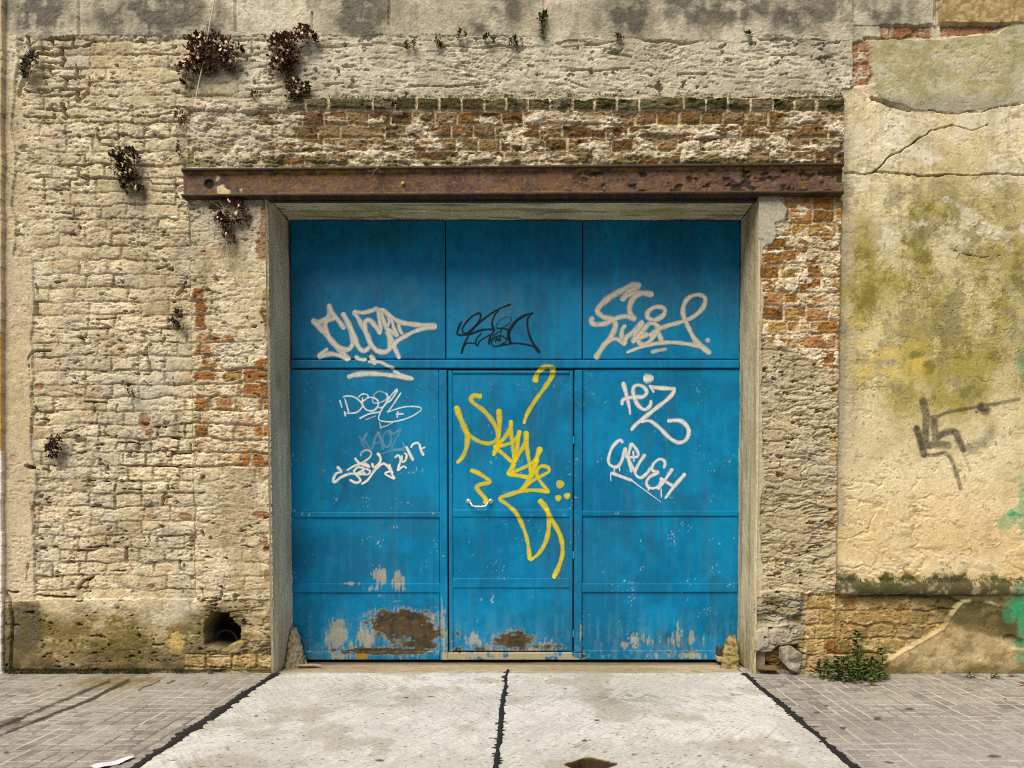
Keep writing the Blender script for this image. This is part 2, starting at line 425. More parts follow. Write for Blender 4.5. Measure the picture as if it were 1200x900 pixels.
# ================= top band: smooth cement panels with dark runs
top = R_top.astype(F)
Ct = lerp2((0.47, 0.425, 0.325), (0.63, 0.58, 0.46), ss(0.35, 0.65, nB))
stain = np.zeros(X.shape, F)
for cx, cy, rx, ry, a in [(45, 12, 24, 24, 1.0), (170, 18, 46, 22, 1.0), (195, 10, 36, 26, .8), (245, 26, 20, 14, .7), (425, 14, 28, 26, 1.0), (590, 8, 22, 22, .6), (735, 14, 26, 24, .8), (840, 4, 60, 20, .8), (930, 14, 40, 18, .6), (980, 8, 40, 26, .4), (1040, 14, 40, 18, .45), (560, 30, 14, 10, .5), (30, 26, 14, 16, .7)]:
    stain = np.maximum(stain, blob(PX, PY, cx, cy, rx * 1.25, ry * 1.2) * a * 1.2)
runs = fbm(X / 0.05, Z / 0.5, 4, 75) * .35 + fbm(X / .14, Z / .12, 6, 76, .68) * .65
stain = np.clip(stain * (0.35 + 1.3 * ss(0.3, 0.7, runs * 0.5 + nC * 0.5)), 0, 1)
Ct = lay(Ct, (0.075, 0.07, 0.062), np.clip(stain * 1.3, 0, 1) * 0.88)
Ct = lay(Ct, (0.24, 0.21, 0.155), ss(.54, .66, runs) * .55)
C = np.where(R_top[..., None], Ct, C)
sd2 = np.zeros(X.shape, F)
for x0, x1, y0_, y1_ in [(89, 90, -60, 38), (273.5, 275, -60, 34), (364, 365, 10, 34), (454.5, 456, -60, 26), (637.5, 639, -60, 42), (1003, 1004, -60, 20)]:
    sd2 = np.maximum(sd2, ((PX > x0 - 1.2) & (PX < x1 + 0.8) & (PY > y0_) & (PY < y1_)).astype(F))
H -= sd2 * 0.016
# grey veil on the upper wall
up = ((PY >= yTop) & (PY < 118) & ~R_right).astype(F) * ss(120, 330, PX + (nB - .5) * 120)
Cu = lerp2((0.44, 0.40, 0.31), (0.66, 0.61, 0.50), ss(0.33, 0.67, nB * 0.4 + nC * 0.6))
Cu = lay(Cu, (0.25, 0.225, 0.17), ss(0.60, 0.74, nD * 0.5 + nC * 0.5) * 0.8)
Cu = lay(Cu, (0.18, 0.17, 0.145), np.clip(blob(PX, PY, 940, 45, 14, 22) + blob(PX, PY, 970, 58, 9, 22) + blob(PX, PY, 725, 38, 8, 16) + blob(PX, PY, 640, 45, 8, 10), 0, 1) * 0.7)
C = C + (Cu - C) * (up * 0.9)[..., None]
dmoss = ss(0.40, 0.62, nC * .6 + nB * .4) * ss(99, 116, PY + (nC - .5) * 16) * (PY < 120) * ss(215, 260, PX) * (1 - ss(985, 1010, PX))
C = lay(C, (0.16, 0.155, 0.07), dmoss * 0.7)
H -= up * .6 * (fl1 * .004 * ss(.4, .6, nC) + ss(.62, .68, fbm(X / 0.09 + wx, Z / 0.022 + wy, 3, 77)) * .010)
dl, _ = seg_dist(PX + wx * 5, PY + wy * 7, [(360, 51), (520, 52), (680, 48), (720, 45), (780, 46), (880, 44), (930, 42)])
H -= (1 - ss(0.6, 1.7, dl)) * ss(0.45, 0.55, nP) * 0.02
for pl in [[(287, 100), (330, 100)], [(670, 78), (700, 79), (740, 76)], [(676, 96), (690, 100)], [(380, 98), (400, 94)], [(480, 99), (560, 96)], [(720, 60), (740, 62)], [(905, 62), (935, 60)], [(795, 84), (830, 82)]]:
    d, t = seg_dist(PX + wx * 6, PY + wy * 6, pl); H -= (1 - ss(0.4, 1.4, d)) * 0.016

# open seam where the surround stands proud of the field
gs = np.minimum(np.where((PY > 214) & (PY < 700) & (X < 0), abs(PX - xPL + 1.0 + (nC - .5) * 4), 99), np.where((PY > 117) & (PY < 196), abs(PX - 217.6 + (nC - .5) * 3), 99))
H -= (1 - ss(.5, 1.6, gs)) * .05 * ss(.38, .5, nB * .5 + nP * .5)
# ================= exposed brickwork
def brick_cols(B, hue=0):
    a = lerp2((0.17, 0.080, 0.022), (0.36, 0.165, 0.040), B['r1'])
    a = lay(a, (0.40, 0.225, 0.11), ss(0.76, 0.84, B['r2']) * 0.8)
    a = lay(a, (0.40, 0.27, 0.10), (1 - ss(0.12, 0.2, B['r2'])) * 0.8)
    a = lay(a, (0.10, 0.05, 0.025), ss(0.55, 0.72, nC) * 0.5)
    a = lay(a, (0.50, 0.27, 0.12), ss(0.62, 0.72, nD) * 0.3)
    return a
def expose(B, ex, lime, depth=0.012, mortar=((0.42, 0.34, 0.215), (0.62, 0.53, 0.38)), cols=None, rag=1.0, calm=0.8):
    """ex: 0..1 where the coat is gone; lime: 0..1 how much lime still smears the faces"""
    global H, C
    face = ss(0.9, 1.9, B['e'] + ((nC - 0.5) * 3.4 + (nD - .5) * 2.0) * rag)
    keep = lime
    bc = brick_cols(B) if cols is None else cols
    mc = lerp2(mortar[0], mortar[1], ss(0.35, 0.65, nC * .5 + nD * .5))
    cc = mc + (bc - mc) * face[..., None]
    cc = cc + (mc * 1.06 - cc) * (keep * face)[..., None]
    C = C + (cc - C) * ex[..., None]
    hh = (face - 1) * depth * (0.6 + 0.9 * nB) * (1 - .75 * lime) - (1 - lime) * ss(.5, .7, nD * .5 + nC * .5) * .006 - fl2 * .004 + (wn - .5) * .002 + (B['r3'] - 0.5) * 0.008 + keep * 0.004 * nC
    Hs = H0 + rough * 0.5 + fl2 * lime * -.004
    H = H + ex * calm * (Hs - H) + ex * hh
# lintel band
exl = (R_lin & (PY < 196)).astype(F)
limeL = ss(0.49, 0.57, fbm(X / 0.20, Z / 0.06, 5, 80, 0.66) + 0.10 * blob(PX, PY, 280, 160, 75, 50) + 0.22 * blob(PX, PY, 250, 150, 60, 26) + 0.10 * blob(PX, PY, 560, 150, 60, 10) - 0.10 * blob(PX, PY, 850, 140, 90, 26) - .05 * blob(PX, PY, 480, 140, 60, 40) + (BL['r3'] - .5) * 0.24 - .010 - .03 * ss(380, 460, PX))
cols = brick_cols(BL) * V3((0.60, 0.68, 0.80))
mossrow = ((BL['row'] == 0)).astype(F)
cols = lay(cols, (0.040, 0.040, 0.012), mossrow * (0.70 + 0.3 * ss(0.3, 0.6, nB)) * ss(300, 340, PX + (nB - .5) * 60))
cols = lay(cols, (0.27, 0.19, 0.10), (1 - mossrow) * ss(0.75, 0.8, BL['r2']) * 0.8)
limeL = np.clip(limeL * (1 - 0.85 * mossrow * ss(320, 350, PX)), 0, 1)
expose(BL, exl, limeL, 0.014, ((0.46, 0.39, 0.25), (0.70, 0.62, 0.48)), cols, rag=.7)
H += exl * ((BL['row'] == 0) * 0.010 - 0.012 * ss(0.55, 0.72, fbm(X / 0.09, Z / 0.05, 4, 83)))
C = lay(C, (0.66, 0.57, 0.50), exl * limeL * blob(PX, PY, 270, 150, 80, 40) * 0.6)
C = lay(C, (0.13, 0.125, 0.035), exl * ss(181, 190, PY + (nC - .5) * 14) * ss(0.42, 0.58, nC) * 0.8)
C = lay(C, (0.24, 0.20, 0.07), exl * .6 * ss(0.56, 0.70, fbm(X / 0.3, Z / 0.12, 4, 86)) * 0.5)
# right pilaster
dR = poly_sd(PX, PY, [(912, 225), (992, 225), (986, 424), (972, 440), (945, 418), (915, 404), (890, 395), (890, 305), (900, 288), (918, 268), (920, 240)])
exr = ss(-2, 2, dR + (nC - .5) * 16) * R_pilR
limeR = ss(0.565, 0.62, fbm(X / 0.09, Z / 0.05, 5, 90, 0.6) + (BR['r3'] - .45) * 0.26 + 0.10 * blob(PX, PY, 965, 290, 24, 30) + 0.1 * blob(PX, PY, 970, 350, 20, 40) - 0.16 * blob(PX, PY, 950, 245, 50, 22))
expose(BR, exr, limeR, 0.011, ((0.52, 0.43, 0.28), (0.74, 0.64, 0.48)), brick_cols(BR) * V3((1.15, 1.15, 1.0)), rag=.55)
# cement collar at the top of the right jamb
dcol = poly_sd(PX, PY, [(884, 226), (912, 226), (918, 240), (922, 246), (920, 258), (908, 262), (909, 275), (904, 286), (893, 290), (886, 300)])
mcol = ss(-1, 1.2, dcol + (nC - .5) * 5)
C = lay(C, (0.44, 0.41, 0.33), mcol * 0.95); H = mix(H, 0.010 + (nC - .5) * 0.004, mcol)
lip = R_pilR & (PX < 893 + (nB - .5) * 12) & (PY > 280)
C = lay(C, (0.50, 0.44, 0.30), lip * 0.8); H = np.where(lip, 0.004 + (nC - .5) * 0.006, H).astype(F)
# lower right pilaster: greyish rough coat
lowR = R_pilR & (PY > 395) & ~lip
C = lay(C, (0.40, 0.345, 0.215), (lowR * (1 - exr)) * 0.55)
H += (lowR * (1 - exr)) * ((nB - .5) * 0.022 - crev * 0.010)
# left pilaster
exP = np.zeros(X.shape, F); limeP = np.ones(X.shape, F)
for pts in [[(224, 336), (240, 338), (244, 352), (241, 370), (242, 384), (258, 392), (274, 392), (276, 401), (246, 402), (250, 415), (254, 424), (262, 432), (300, 432), (296, 424), (306, 420), (320, 418), (322, 446), (322, 465), (300, 470), (268, 464), (228, 462)],
            [(307, 338), (320, 336), (320, 420), (311, 418), (311, 380), (304, 370)], [(281, 382), (288, 382), (288, 400), (280, 399)], [(272, 529), (322, 529), (322, 546), (300, 556), (316, 558), (300, 560), (288, 546)],
            [(228, 435), (320, 435), (320, 548), (228, 548)]]:
    d = poly_sd(PX, PY, pts)
    exP = np.maximum(exP, ss(-1.5, 1.5, d + (nC - .5) * 6))
exP *= R_pilL
for r in [(226, 336, 243, 350), (228, 350, 242, 366), (228, 368, 242, 384), (228, 384, 276, 400), (228, 401, 247, 416), (236, 417, 246, 431), (228, 432, 257, 447), (285, 431, 320, 446), (273, 448, 289, 463), (288, 449, 318, 464), (252, 465, 272, 482), (302, 464, 320, 480), (274, 529, 322, 546), (305, 338, 320, 420), (290, 546, 316, 560), (262, 432, 284, 447), (228, 465, 250, 480), (296, 497, 318, 512), (300, 418, 320, 430), (230, 545, 262, 558), (228, 497, 244, 512), (306, 600, 320, 616), (306, 640, 320, 655), (304, 255, 320, 300)]:
    d = np.minimum(np.minimum(PX - r[0], r[2] - PX), np.minimum(PY - r[1], r[3] - PY))
    limeP = np.minimum(limeP, 1 - ss(-0.5, 2.0, d + (nC - .5) * 6))
limeP = np.clip(limeP + 0.7 * ss(0.60, 0.70, nQ), 0, 1)
limeP = np.minimum(limeP, 1 - .95 * ss(.54, .60, fbm(X / .10, Z / .05, 4, 91, .6)) * ((PY > 412) & (PY < 482)) - .5 * ss(.58, .63, nQ) * ((PY > 482) & (PY < 548)))
limeP = np.clip(limeP, 0, 1)
expose(BF, exP, limeP, 0.014, ((0.52, 0.43, 0.28), (0.68, 0.59, 0.43)), brick_cols(BF) * 1.1, rag=.6, calm=.6)
H -= exP * (1 - ss(0.6, 2.0, abs(BF['ey']))) * 0.010 * ss(0.4, 0.5, nB)
# small reddish spots in the field and along the jamb
for cx, cy, rx, ry in [(166, 492, 7, 14), (172, 507, 6, 7), (42, 452, 6, 4), (214, 606, 10, 5), (306, 603, 12, 5), (312, 255, 8, 26), (308, 292, 9, 16), (311, 640, 5, 12), (313, 675, 4, 8), (174, 688, 6, 4), (13, 538, 5, 6)]:
    m = ss(0.35, 0.6, blob(PX, PY, cx, cy, rx, ry) + (nC - .5) * 0.6) * (X < 0)
    C = lay(C, (0.30, 0.13, 0.045), m * 0.75); H -= m * 0.006
# bricks by the top right patch
for pts in [[(1002, 46), (1018, 45), (1023, 60), (1027, 95), (1003, 98)], [(1035, 27), (1060, 26), (1095, 25), (1096, 40), (1036, 40)], [(1104, 25), (1150, 22), (1192, 20), (1172, 34), (1106, 39)]]:
    d = poly_sd(PX, PY, pts); ex = ss(-1.5, 1.5, d + (nC - .5) * 5)
    BB = bricks(25.5, 15.0, 28, 15, warp=1.0, pj=0.2)
    cc = lerp2((0.32, 0.13, 0.06), (0.48, 0.25, 0.16), BB['r1'])
    expose(BB, ex, ss(0.52, 0.62, fbm(X / 0.07, Z / 0.05, 4, 94)) * np.where(PY > 45, 0.9, 0.5), 0.014, ((0.40, 0.35, 0.24), (0.6, 0.53, 0.4)), cc)
    H -= ex * 0.012

# ================= right wall
rw = (R_right & ~R_plinth & ~R_ledge).astype(F)
Cr = lerp2((0.58, 0.495, 0.285), (0.77, 0.69, 0.46), ss(0.3, 0.7, nB * .6 + nC * .4))
Cr = lay(Cr, (0.74, 0.68, 0.55), ss(0.5, 0.68, fbm(X / 0.3, Z / 0.3, 4, 98)) * 0.55 * (PY < 300))
warm = ss(520, 660, PY + (nB - .5) * 60)
Cr = lay(Cr, (0.68, 0.51, 0.255), warm * 0.75)
Cr = lay(Cr, (0.72, 0.62, 0.42), warm * ss(.52, .7, fbm(X / .3, Z / .2, 5, 99)) * .6)
gm = np.zeros(X.shape, F)
for cx, cy, rx, ry, a in [(1120, 260, 90, 50, .7), (1060, 350, 90, 55, 1.0), (1130, 420, 75, 45, 1.05), (1180, 330, 60, 60, .8), (1120, 465, 40, 22, .9), (1020, 300, 30, 60, .55), (1010, 430, 30, 40, .5), (1065, 465, 34, 24, .7), (1200, 420, 40, 60, .8), (1080, 300, 60, 40, .6), (1150, 290, 60, 45, .8), (1060, 290, 50, 40, .7), (1100, 380, 110, 60, .75)]:
    gm = np.maximum(gm, blob(PX, PY, cx, cy, rx, ry) * a)
gm = np.clip(gm * (0.55 + 1.45 * ss(0.36, 0.66, fbm(X / 0.22, Z / 0.3, 6, 101, 0.72) * .8 + wn * .2)), 0, 1)
Cr = lay(Cr, (0.33, 0.285, 0.055), gm * 0.92)
gm2 = ss(0.55, 0.9, gm) * ss(0.48, 0.66, fbm(X / 0.09, Z / 0.09, 4, 105))
Cr = lay(Cr, (0.165, 0.145, 0.018), gm2 * 0.75)
scuf = ss(.60, .68, fbm(X / .12 + wx, Z / .05 + wy, 5, 147, .7)); Cr = lay(Cr, (0.40, 0.32, 0.18), scuf * .55)
strk = ss(.58, .72, fbm(X / .035, Z / .6, 4, 149)); Cr = lay(Cr, (0.34, 0.29, 0.16), strk * .35 * ss(420, 250, PY))
Cr = lay(Cr, (0.235, 0.205, 0.11), ss(.56, .66, fbm(X / .20, Z / .26, 6, 151, .7)) * ss(170, 240, PY) * ss(500, 440, PY) * .6)
Cr = lay(Cr, (0.78, 0.73, 0.60), ss(.57, .66, fbm(X / .26, Z / .2, 6, 152, .66)) * ss(330, 260, PY) * .6)
Cr = lay(Cr, (0.20, 0.18, 0.13), np.clip(blob(PX, PY, 1190, 350, 18, 90) + .8 * blob(PX, PY, 1000, 480, 10, 60), 0, 1) * ss(.42, .6, nC * .5 + nD * .5) * .6)
ym = np.clip(blob(PX, PY, 1008, 390, 14, 16) + blob(PX, PY, 1045, 425, 26, 26) + blob(PX, PY, 1050, 390, 18, 8) + blob(PX, PY, 1080, 420, 10, 22) + 0.6 * blob(PX, PY, 1015, 440, 20, 10), 0, 1) * ss(0.42, 0.58, nQ)
Cr = lay(Cr, (0.66, 0.50, 0.13), ym * 0.8)
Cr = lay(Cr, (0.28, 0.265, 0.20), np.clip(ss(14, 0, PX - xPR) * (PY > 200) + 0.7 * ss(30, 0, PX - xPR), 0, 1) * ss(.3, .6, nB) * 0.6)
Cr = lay(Cr, (0.20, 0.16, 0.085), ss(0.68, 0.74, nD * .7 + nC * .3) * 0.7)
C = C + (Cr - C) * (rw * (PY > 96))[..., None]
# crazing relief on the plaster (old paint skin)
cz = fbm(X / 0.35 + wx * 1.5, Z / 0.35 + wy * 1.5, 4, 108)
H += rw * (1 - ss(0.0, 0.012, abs(cz - 0.5))) * 0.003 * (PY < 420)
sk = ss(.50, .53, fbm(X / 0.28 + wx, Z / 0.2 + wy, 5, 153, .6)); H += rw * sk * 0.003 * ss(580, 630, PY); H -= rw * scuf * .0015
hl = (1 - ss(0.0, 0.010, abs(fbm(X / 0.22 + wx, Z / 0.22 + wy, 4, 157) - 0.5))) * ss(.5, .6, nP); H -= rw * hl * .006 * ss(.4, .6, nB)
H += rw * ss(0.5, 0.62, fbm(X / 0.25, Z / 0.2, 4, 111)) * 0.004 * (PY < 330)
H -= rw * crev2 * 0.007 * (PY > 560) * ss(.45, .6, nP)
# upper right raised render patch
dpt = poly_sd(PX, PY, [(1018, 42), (1060, 42), (1100, 42), (1150, 38), (1195, 22), (1330, 14), (1330, 105), (1200, 116), (1165, 124), (1120, 129), (1072, 126), (1060, 120), (1040, 116), (1030, 104), (1026, 84), (1022, 60)])
mpt = ss(-0.8, 0.8, dpt + (nC - .5) * 3.5)
Cp = lerp2((0.36, 0.325, 0.175), (0.50, 0.455, 0.28), ss(0.3, 0.7, nB * .5 + nC * .5))
Cp = lay(Cp, (0.56, 0.52, 0.40), ss(0.55, 0.66, nQ) * 0.6)
Cp = lay(Cp, (0.33, 0.31, 0.235), ss(100, 118, PY + (nB - .5) * 20) * 0.7)
C = C + (Cp - C) * mpt[..., None]
H = H + mpt * (.011 - .0075 * ss(1055, 1110, PX))
# concrete blocks in the top right corner
blk = (PX > 1103) & (PY < 24 + (nC - .5) * 3)
Cb = lerp2((0.31, 0.225, 0.10), (0.47, 0.36, 0.18), ss(0.3, 0.7, nC * .4 + nD * .6))
C = np.where(blk[..., None], Cb, C); H = np.where(blk, -0.02 + (nD - .5) * .006, H).astype(F)
H -= ((PX > 1191) & (PX < 1194) & (PY < 20)) * 0.012 + ((PX > 1099) & (PX < 1104) & (PY < 30)) * 0.014
dkj = ((PX > 1096) & (PX < 1106) & (PY < 44)).astype(F) * ss(.35, .55, nC)
C = lay(C, (0.16, 0.15, 0.09), dkj * 0.7)
# ledge
lm = ss(670, 684, PY + (nC - .5) * 22 + (nD - .5) * 8) * (1 - ss(699, 712, PY + (nC - .5) * 16)) * (PX > xPR - 1)
C = lay(C, (0.060, 0.056, 0.017), np.clip(lm * 1.3, 0, 1) * ss(0.30, 0.50, nC * .4 + nB * .3 + nD * .3) * 0.95)
C = lay(C, (0.055, 0.06, 0.016), lm * ss(0.5, 0.62, fbm(X / 0.2, Z / 0.05, 4, 115)) * 0.8)
# ---- right base
dPl = poly_sd(PX, PY, [(938, 694), (1105, 697), (1125, 706), (1118, 716), (1106, 738), (1080, 752), (1056, 764), (1040, 776), (1036, 800), (938, 800)])
exB = ss(-1.5, 1.5, dPl + (nC - .5) * 6)
colsB = brick_cols(BP)
colsB = lay(colsB, (0.46, 0.33, 0.20), ss(0.5, 0.6, BP['r1']) * 0.9)
colsB = lay(colsB, (0.38, 0.27, 0.10), ss(.62, .7, BP['r2']) * .8)
limeB = ss(0.50, 0.60, fbm(X / 0.12, Z / 0.07, 5, 119, .6) + (BP['r3'] - .5) * .25)
expose(BP, exB, limeB, 0.014, ((0.36, 0.26, 0.10), (0.54, 0.42, 0.20)), colsB)
H -= exB * 0.010
plm = (R_plinth * (1 - exB))
C = lay(C, (0.42, 0.32, 0.16), plm * 0.85)
C = lay(C, (0.20, 0.15, 0.06), R_plinth * ss(.5, .66, fbm(X / .25, Z / .16, 6, 143, .65)) * .7)
C = lay(C, (0.58, 0.48, 0.29), plm * ss(.5, .65, nQ) * .5)
mb = np.clip(blob(PX, PY, 1145, 715, 34, 22) + blob(PX, PY, 1190, 725, 36, 22) + 0.9 * blob(PX, PY, 1110, 705, 30, 9), 0, 1)
C = lay(C, (0.075, 0.065, 0.02), R_plinth * ss(.25, .55, mb * (0.5 + nB)) * .85)
dpe, _ = seg_dist(PX + wx * 6, PY + wy * 6, [(1036, 786), (1040, 776), (1056, 764), (1080, 752), (1106, 738), (1118, 716), (1128, 706), (1150, 704), (1180, 712)])
gn = fbm(X / .16, Z / .09, 6, 144, .68)
g1_ = np.clip(ss(726, 700, PY + (gn - .5) * 40) * ss(985, 1060, PX) + .9 * blob(PX, PY, 1180, 725, 40, 22) + .5 * blob(PX, PY, 1110, 706, 40, 10), 0, 1) * ss(.36, .52, gn)
C = lay(C, (0.060, 0.050, 0.018), R_plinth * g1_ * .9)
g2_ = ss(772, 790, PY + (gn - .5) * 26) * ss(.38, .54, gn); C = lay(C, (0.11, 0.085, 0.035), (R_plinth | (R_pilR & (PY > 740))) * g2_ * .8)
C = lay(C, (0.20, 0.145, 0.05), R_plinth * ss(.52, .62, fbm(X / .12, Z / .10, 6, 146, .66)) * .6)
rim = (1 - ss(1.0, 3.2, dpe)) * (PX > 1000)
C = lay(C, (0.10, 0.085, 0.035), R_plinth * (ss(718, 700, PY + (nC - .5) * 16) * .75 + ss(774, 792, PY + (nC - .5) * 14) * .6).clip(0, 1) * ss(.36, .56, nC * .6 + nD * .4))
C = lay(C, (0.56, 0.47, 0.28), rim * 0.5 * ss(.4, .55, nC)); H += rim * 0.005
H += plm * 0.012
# ragged hole with a brick inside at the right edge
dh = poly_sd(PX, PY, [(1176, 746), (1186, 744), (1200, 750), (1202, 762), (1188, 760), (1178, 752)]); mh = ss(-1, 1, dh + (nC - .5) * 3); H -= mh * 0.03
# broken foot of the right pilaster
ft = R_pilR & (PY > 700 + (nB - .5) * 16) & (PX < 945)
C = lay(C, (0.33, 0.295, 0.215), ft * ss(0.35, 0.55, nB) * 0.9); C = lay(C, (0.28, 0.20, 0.07), ft * ss(.5, .62, nC) * .6)
H += ft * ((nB - .5) * 0.05 - crev * 0.016 - 0.008)
for pts, dp, col in [([(890, 692), (925, 690), (950, 694), (948, 704), (892, 706)], 0.012, None), ([(886, 722), (896, 717), (942, 722), (940, 731), (900, 734), (888, 732)], -0.028, None), ([(884, 764), (905, 764), (912, 756), (935, 756), (940, 770), (938, 786), (900, 790), (884, 786)], -0.055, (0.20, 0.115, 0.025)),
                     ([(884, 738), (900, 736), (902, 757), (886, 762)], 0.018, (0.36, 0.33, 0.27)), ([(902, 737), (936, 738), (934, 748), (912, 756), (902, 756)], 0.010, (0.38, 0.34, 0.27)), ([(900, 722), (925, 720), (926, 734), (902, 735)], 0.012, (0.36, 0.32, 0.24))]:
    d = poly_sd(PX, PY, pts); m = ss(-1.0, 1.6, d + (nC - .5) * 4) * ((X > 0))
    H = H + m * dp
    if col is not None: C = lay(C, col, m * 0.85)
C = lay(C, (0.17, 0.15, 0.055), np.clip(blob(PX, PY, 900, 705, 22, 10) * 1.2, 0, 1) * ss(.4, .55, nC) * 0.8 * (X > 0))
# crumbling seam where the pilaster meets the right wall
seam = (1 - ss(0.6, 2.4, abs(PX - xPR - 0.8 + (nC - .5) * 4))) * ((PY > 235) & (PY < 690))
H -= seam * 0.020
eb = ss(0, 8, 9 - abs(PX - xPR + 5)) * ((PY > 430) & (PY < 690)) * ss(.5, .6, nQ)
C = lay(C, (0.46, 0.31, 0.10), eb * .6 * (PX < xPR))

# ================= left base
bs = R_base.astype(F)
bsf = bs * ss(700, 738, PY + (nB - .5) * 60 + (nC - .5) * 20)
C = lay(C, (0.45, 0.36, 0.20), bsf * 0.75)
C = lay(C, (0.075, 0.058, 0.025), bsf * ss(.52, .64, fbm(X / .22, Z / .12, 6, 148, .68) + .12 * ss(730, 780, PY) + .10 * blob(PX, PY, 30, 735, 34, 40)) * .8)
C = lay(C, (0.19, 0.145, 0.065), bsf * ss(.46, .62, fbm(X / .35, Z / .14, 6, 145, .66) + .10 * ss(715, 770, PY)) * .75)
mo = np.clip(blob(PX, PY, 25, 735, 26, 30) * .9 + blob(PX, PY, 145, 752, 28, 22) + .6 * blob(PX, PY, 90, 745, 60, 26) + .6 * blob(PX, PY, 215, 745, 30, 20) + .5 * blob(PX, PY, 285, 712, 30, 12), 0, 1)
mo = mo * (.55 + .9 * ss(.45, .62, nD * .5 + nE * .25 + nC * .25)) * ss(.10, .70, fbm(X / .2, Z / .14, 6, 141, .72) * .8 + wn * .2) * 1.5
C = lay(C, (0.20, 0.15, 0.035), bs * ss(.15, .7, mo) * .85)
C = lay(C, (0.10, 0.085, 0.06), bs * ss(.2, .7, blob(PX, PY, 28, 735, 26, 36) * (.4 + nC * .7 + nD * .5)) * .85)
C = lay(C, (0.085, 0.075, 0.018), bs * ss(.6, .95, mo) * .7)
C = lay(C, (0.055, 0.062, 0.012), (X < 0) * ss(776, 787, PY + (nC - .5) * 12) * ss(.3, .5, nC) * .9 * (1 - ss(235, 300, PX)))
C = lay(C, (0.56, 0.43, 0.15), bs * ss(.45, .6, (blob(PX, PY, 205, 748, 11, 12) + blob(PX, PY, 210, 760, 14, 9)) * .7 + (fbm(X / .05, Z / .04, 5, 159, .65) - .5) * 1.2) * .75)
C = lay(C, (0.085, 0.070, 0.035), bs * ss(742, 786, PY + (nC - .5) * 30) * ss(.36, .6, nD * .4 + nC * .6) * .8)
BQ = bricks(766.5, 17.0, 30, 19, warp=1.5, pj=0.0)
dq = poly_sd(PX, PY, [(214, 767), (322, 766), (322, 785), (214, 785)]); exq = ss(-1, 1.5, dq + (nC - .5) * 3)
expose(BQ, exq, ss(.5, .6, nQ) * .6, 0.018, ((0.22, 0.17, 0.06), (0.34, 0.26, 0.10)), lerp2((0.42, 0.29, 0.13), (0.5, 0.38, 0.22), BQ['r1']))
H -= ss(784, 787, PY) * (PX < 330) * 0.012 * (X < 0)
dj, _ = seg_dist(PX + wx * 3, PY + wy * 3, [(12, 790), (11, 760), (13, 730), (10, 705), (4, 695)]); H -= (1 - ss(.8, 2.4, dj)) * 0.03
for r in [(296, 718, 312, 723), (284, 740, 320, 755), (297, 756, 318, 763)]:
    d = np.minimum(np.minimum(PX - r[0], r[2] - PX), np.minimum(PY - r[1], r[3] - PY)); H += ss(-2, 2, d + (nC - .5) * 5) * 0.012
H -= (R_base & (PX > 240)) * crev * 0.016
# drain hole
dho = poly_sd(PX, PY, [(238, 730), (247, 719), (264, 719), (270, 727), (281, 735), (280, 752), (268, 757), (264, 762), (250, 760), (240, 756)])
mho = ss(-1.4, 1.4, dho + (nC - .5) * 7 + (nD - .5) * 2)
C = lay(C, (0.14, 0.11, 0.055), ss(-12, -2, dho + (nC - .5) * 8) * .55 * bs)
C = lay(C, (0.035, 0.026, 0.017), mho * .95)  # darkness inside the hole painted in, on top of the real depth
C = lay(C, (0.40, 0.33, 0.06), ss(-5, -1, dho) * (1 - mho) * ss(.45, .6, nQ) * .8)
H = mix(H, -0.30, mho)
# ================= painted things on the plaster: black tag, green spray
spr = np.zeros(X.shape, F)
for pl, w, a, soft in [([(255, 165), (275, 260), (272, 340), (270, 425)], 42, .8, .35), ([(265, 465), (340, 450), (420, 457)], 42, .8, .35), ([(212, 345), (240, 440), (262, 520)], 38, .95, .3), ([(325, 290), (330, 350), (345, 415)], 40, .85, .35),
                        ([(335, 412), (400, 375), (465, 368), (490, 420), (522, 485)], 38, .9, .35), ([(300, 272), (360, 262), (420, 238), (600, 205), (760, 178), (890, 150)], 20, .8, .5), ([(640, 205), (670, 225)], 54, .95, .4), ([(555, 475), (640, 450), (690, 400), (705, 365)], 56, .6, .9),
                        ([(262, 520), (340, 522), (395, 508), (440, 550), (478, 650), (502, 745)], 22, .8, .4), ([(522, 490), (545, 570), (565, 620)], 18, .35, .7), ([(605, 235), (612, 238)], 14, .9, .3), ([(100, 370), (110, 400)], 50, .22, .8)]:
    q = [(1040 + x / 5.625, 440 + y / 5.625) for x, y in smooth_pts(pl, 5)]
    d, t = seg_dist(PX, PY, q); ww = w / 5.625 / 2 * 1.22
    spr = np.maximum(spr, a * (1 - ss(ww * (1 - soft), ww * (1 + soft), d + (nD - .5) * 1.5)) * (0.72 + 0.28 * ss(.35, .55, nD)))
C = lay(C, (0.022, 0.018, 0.016), spr * .92 * R_right)
grn = np.zeros(X.shape, F)
for pl, w, a in [([(1199, 405), (1203, 440)], 7, .4), ([(1180, 614), (1192, 606), (1210, 594)], 11, 1), ([(1202, 560), (1204, 620)], 7, .6), ([(1184, 722), (1190, 706), (1205, 696)], 11, .95), ([(1196, 690), (1200, 740), (1198, 770)], 9, .8), ([(1222, 500), (1240, 700)], 12, 1), ([(1212, 760), (1250, 640), (1280, 760)], 12, 1)]:
    d, t = seg_dist(PX, PY, smooth_pts(pl, 5)); grn = np.maximum(grn, a * (1 - ss(w * .45, w * 1.0, d + (nC - .5) * 3)))
C = lay(C, (0.03, 0.34, 0.17), grn * (.45 + .5 * ss(.4, .55, nC)) * R_right)
# neighbour strip
C = np.where(R_nb[..., None], np.where((PY > 528)[..., None], V3((0.74, 0.72, 0.68)), np.where((PY > 395)[..., None], V3((0.52, 0.33, 0.08)), V3((0.56, 0.45, 0.27)))), C)
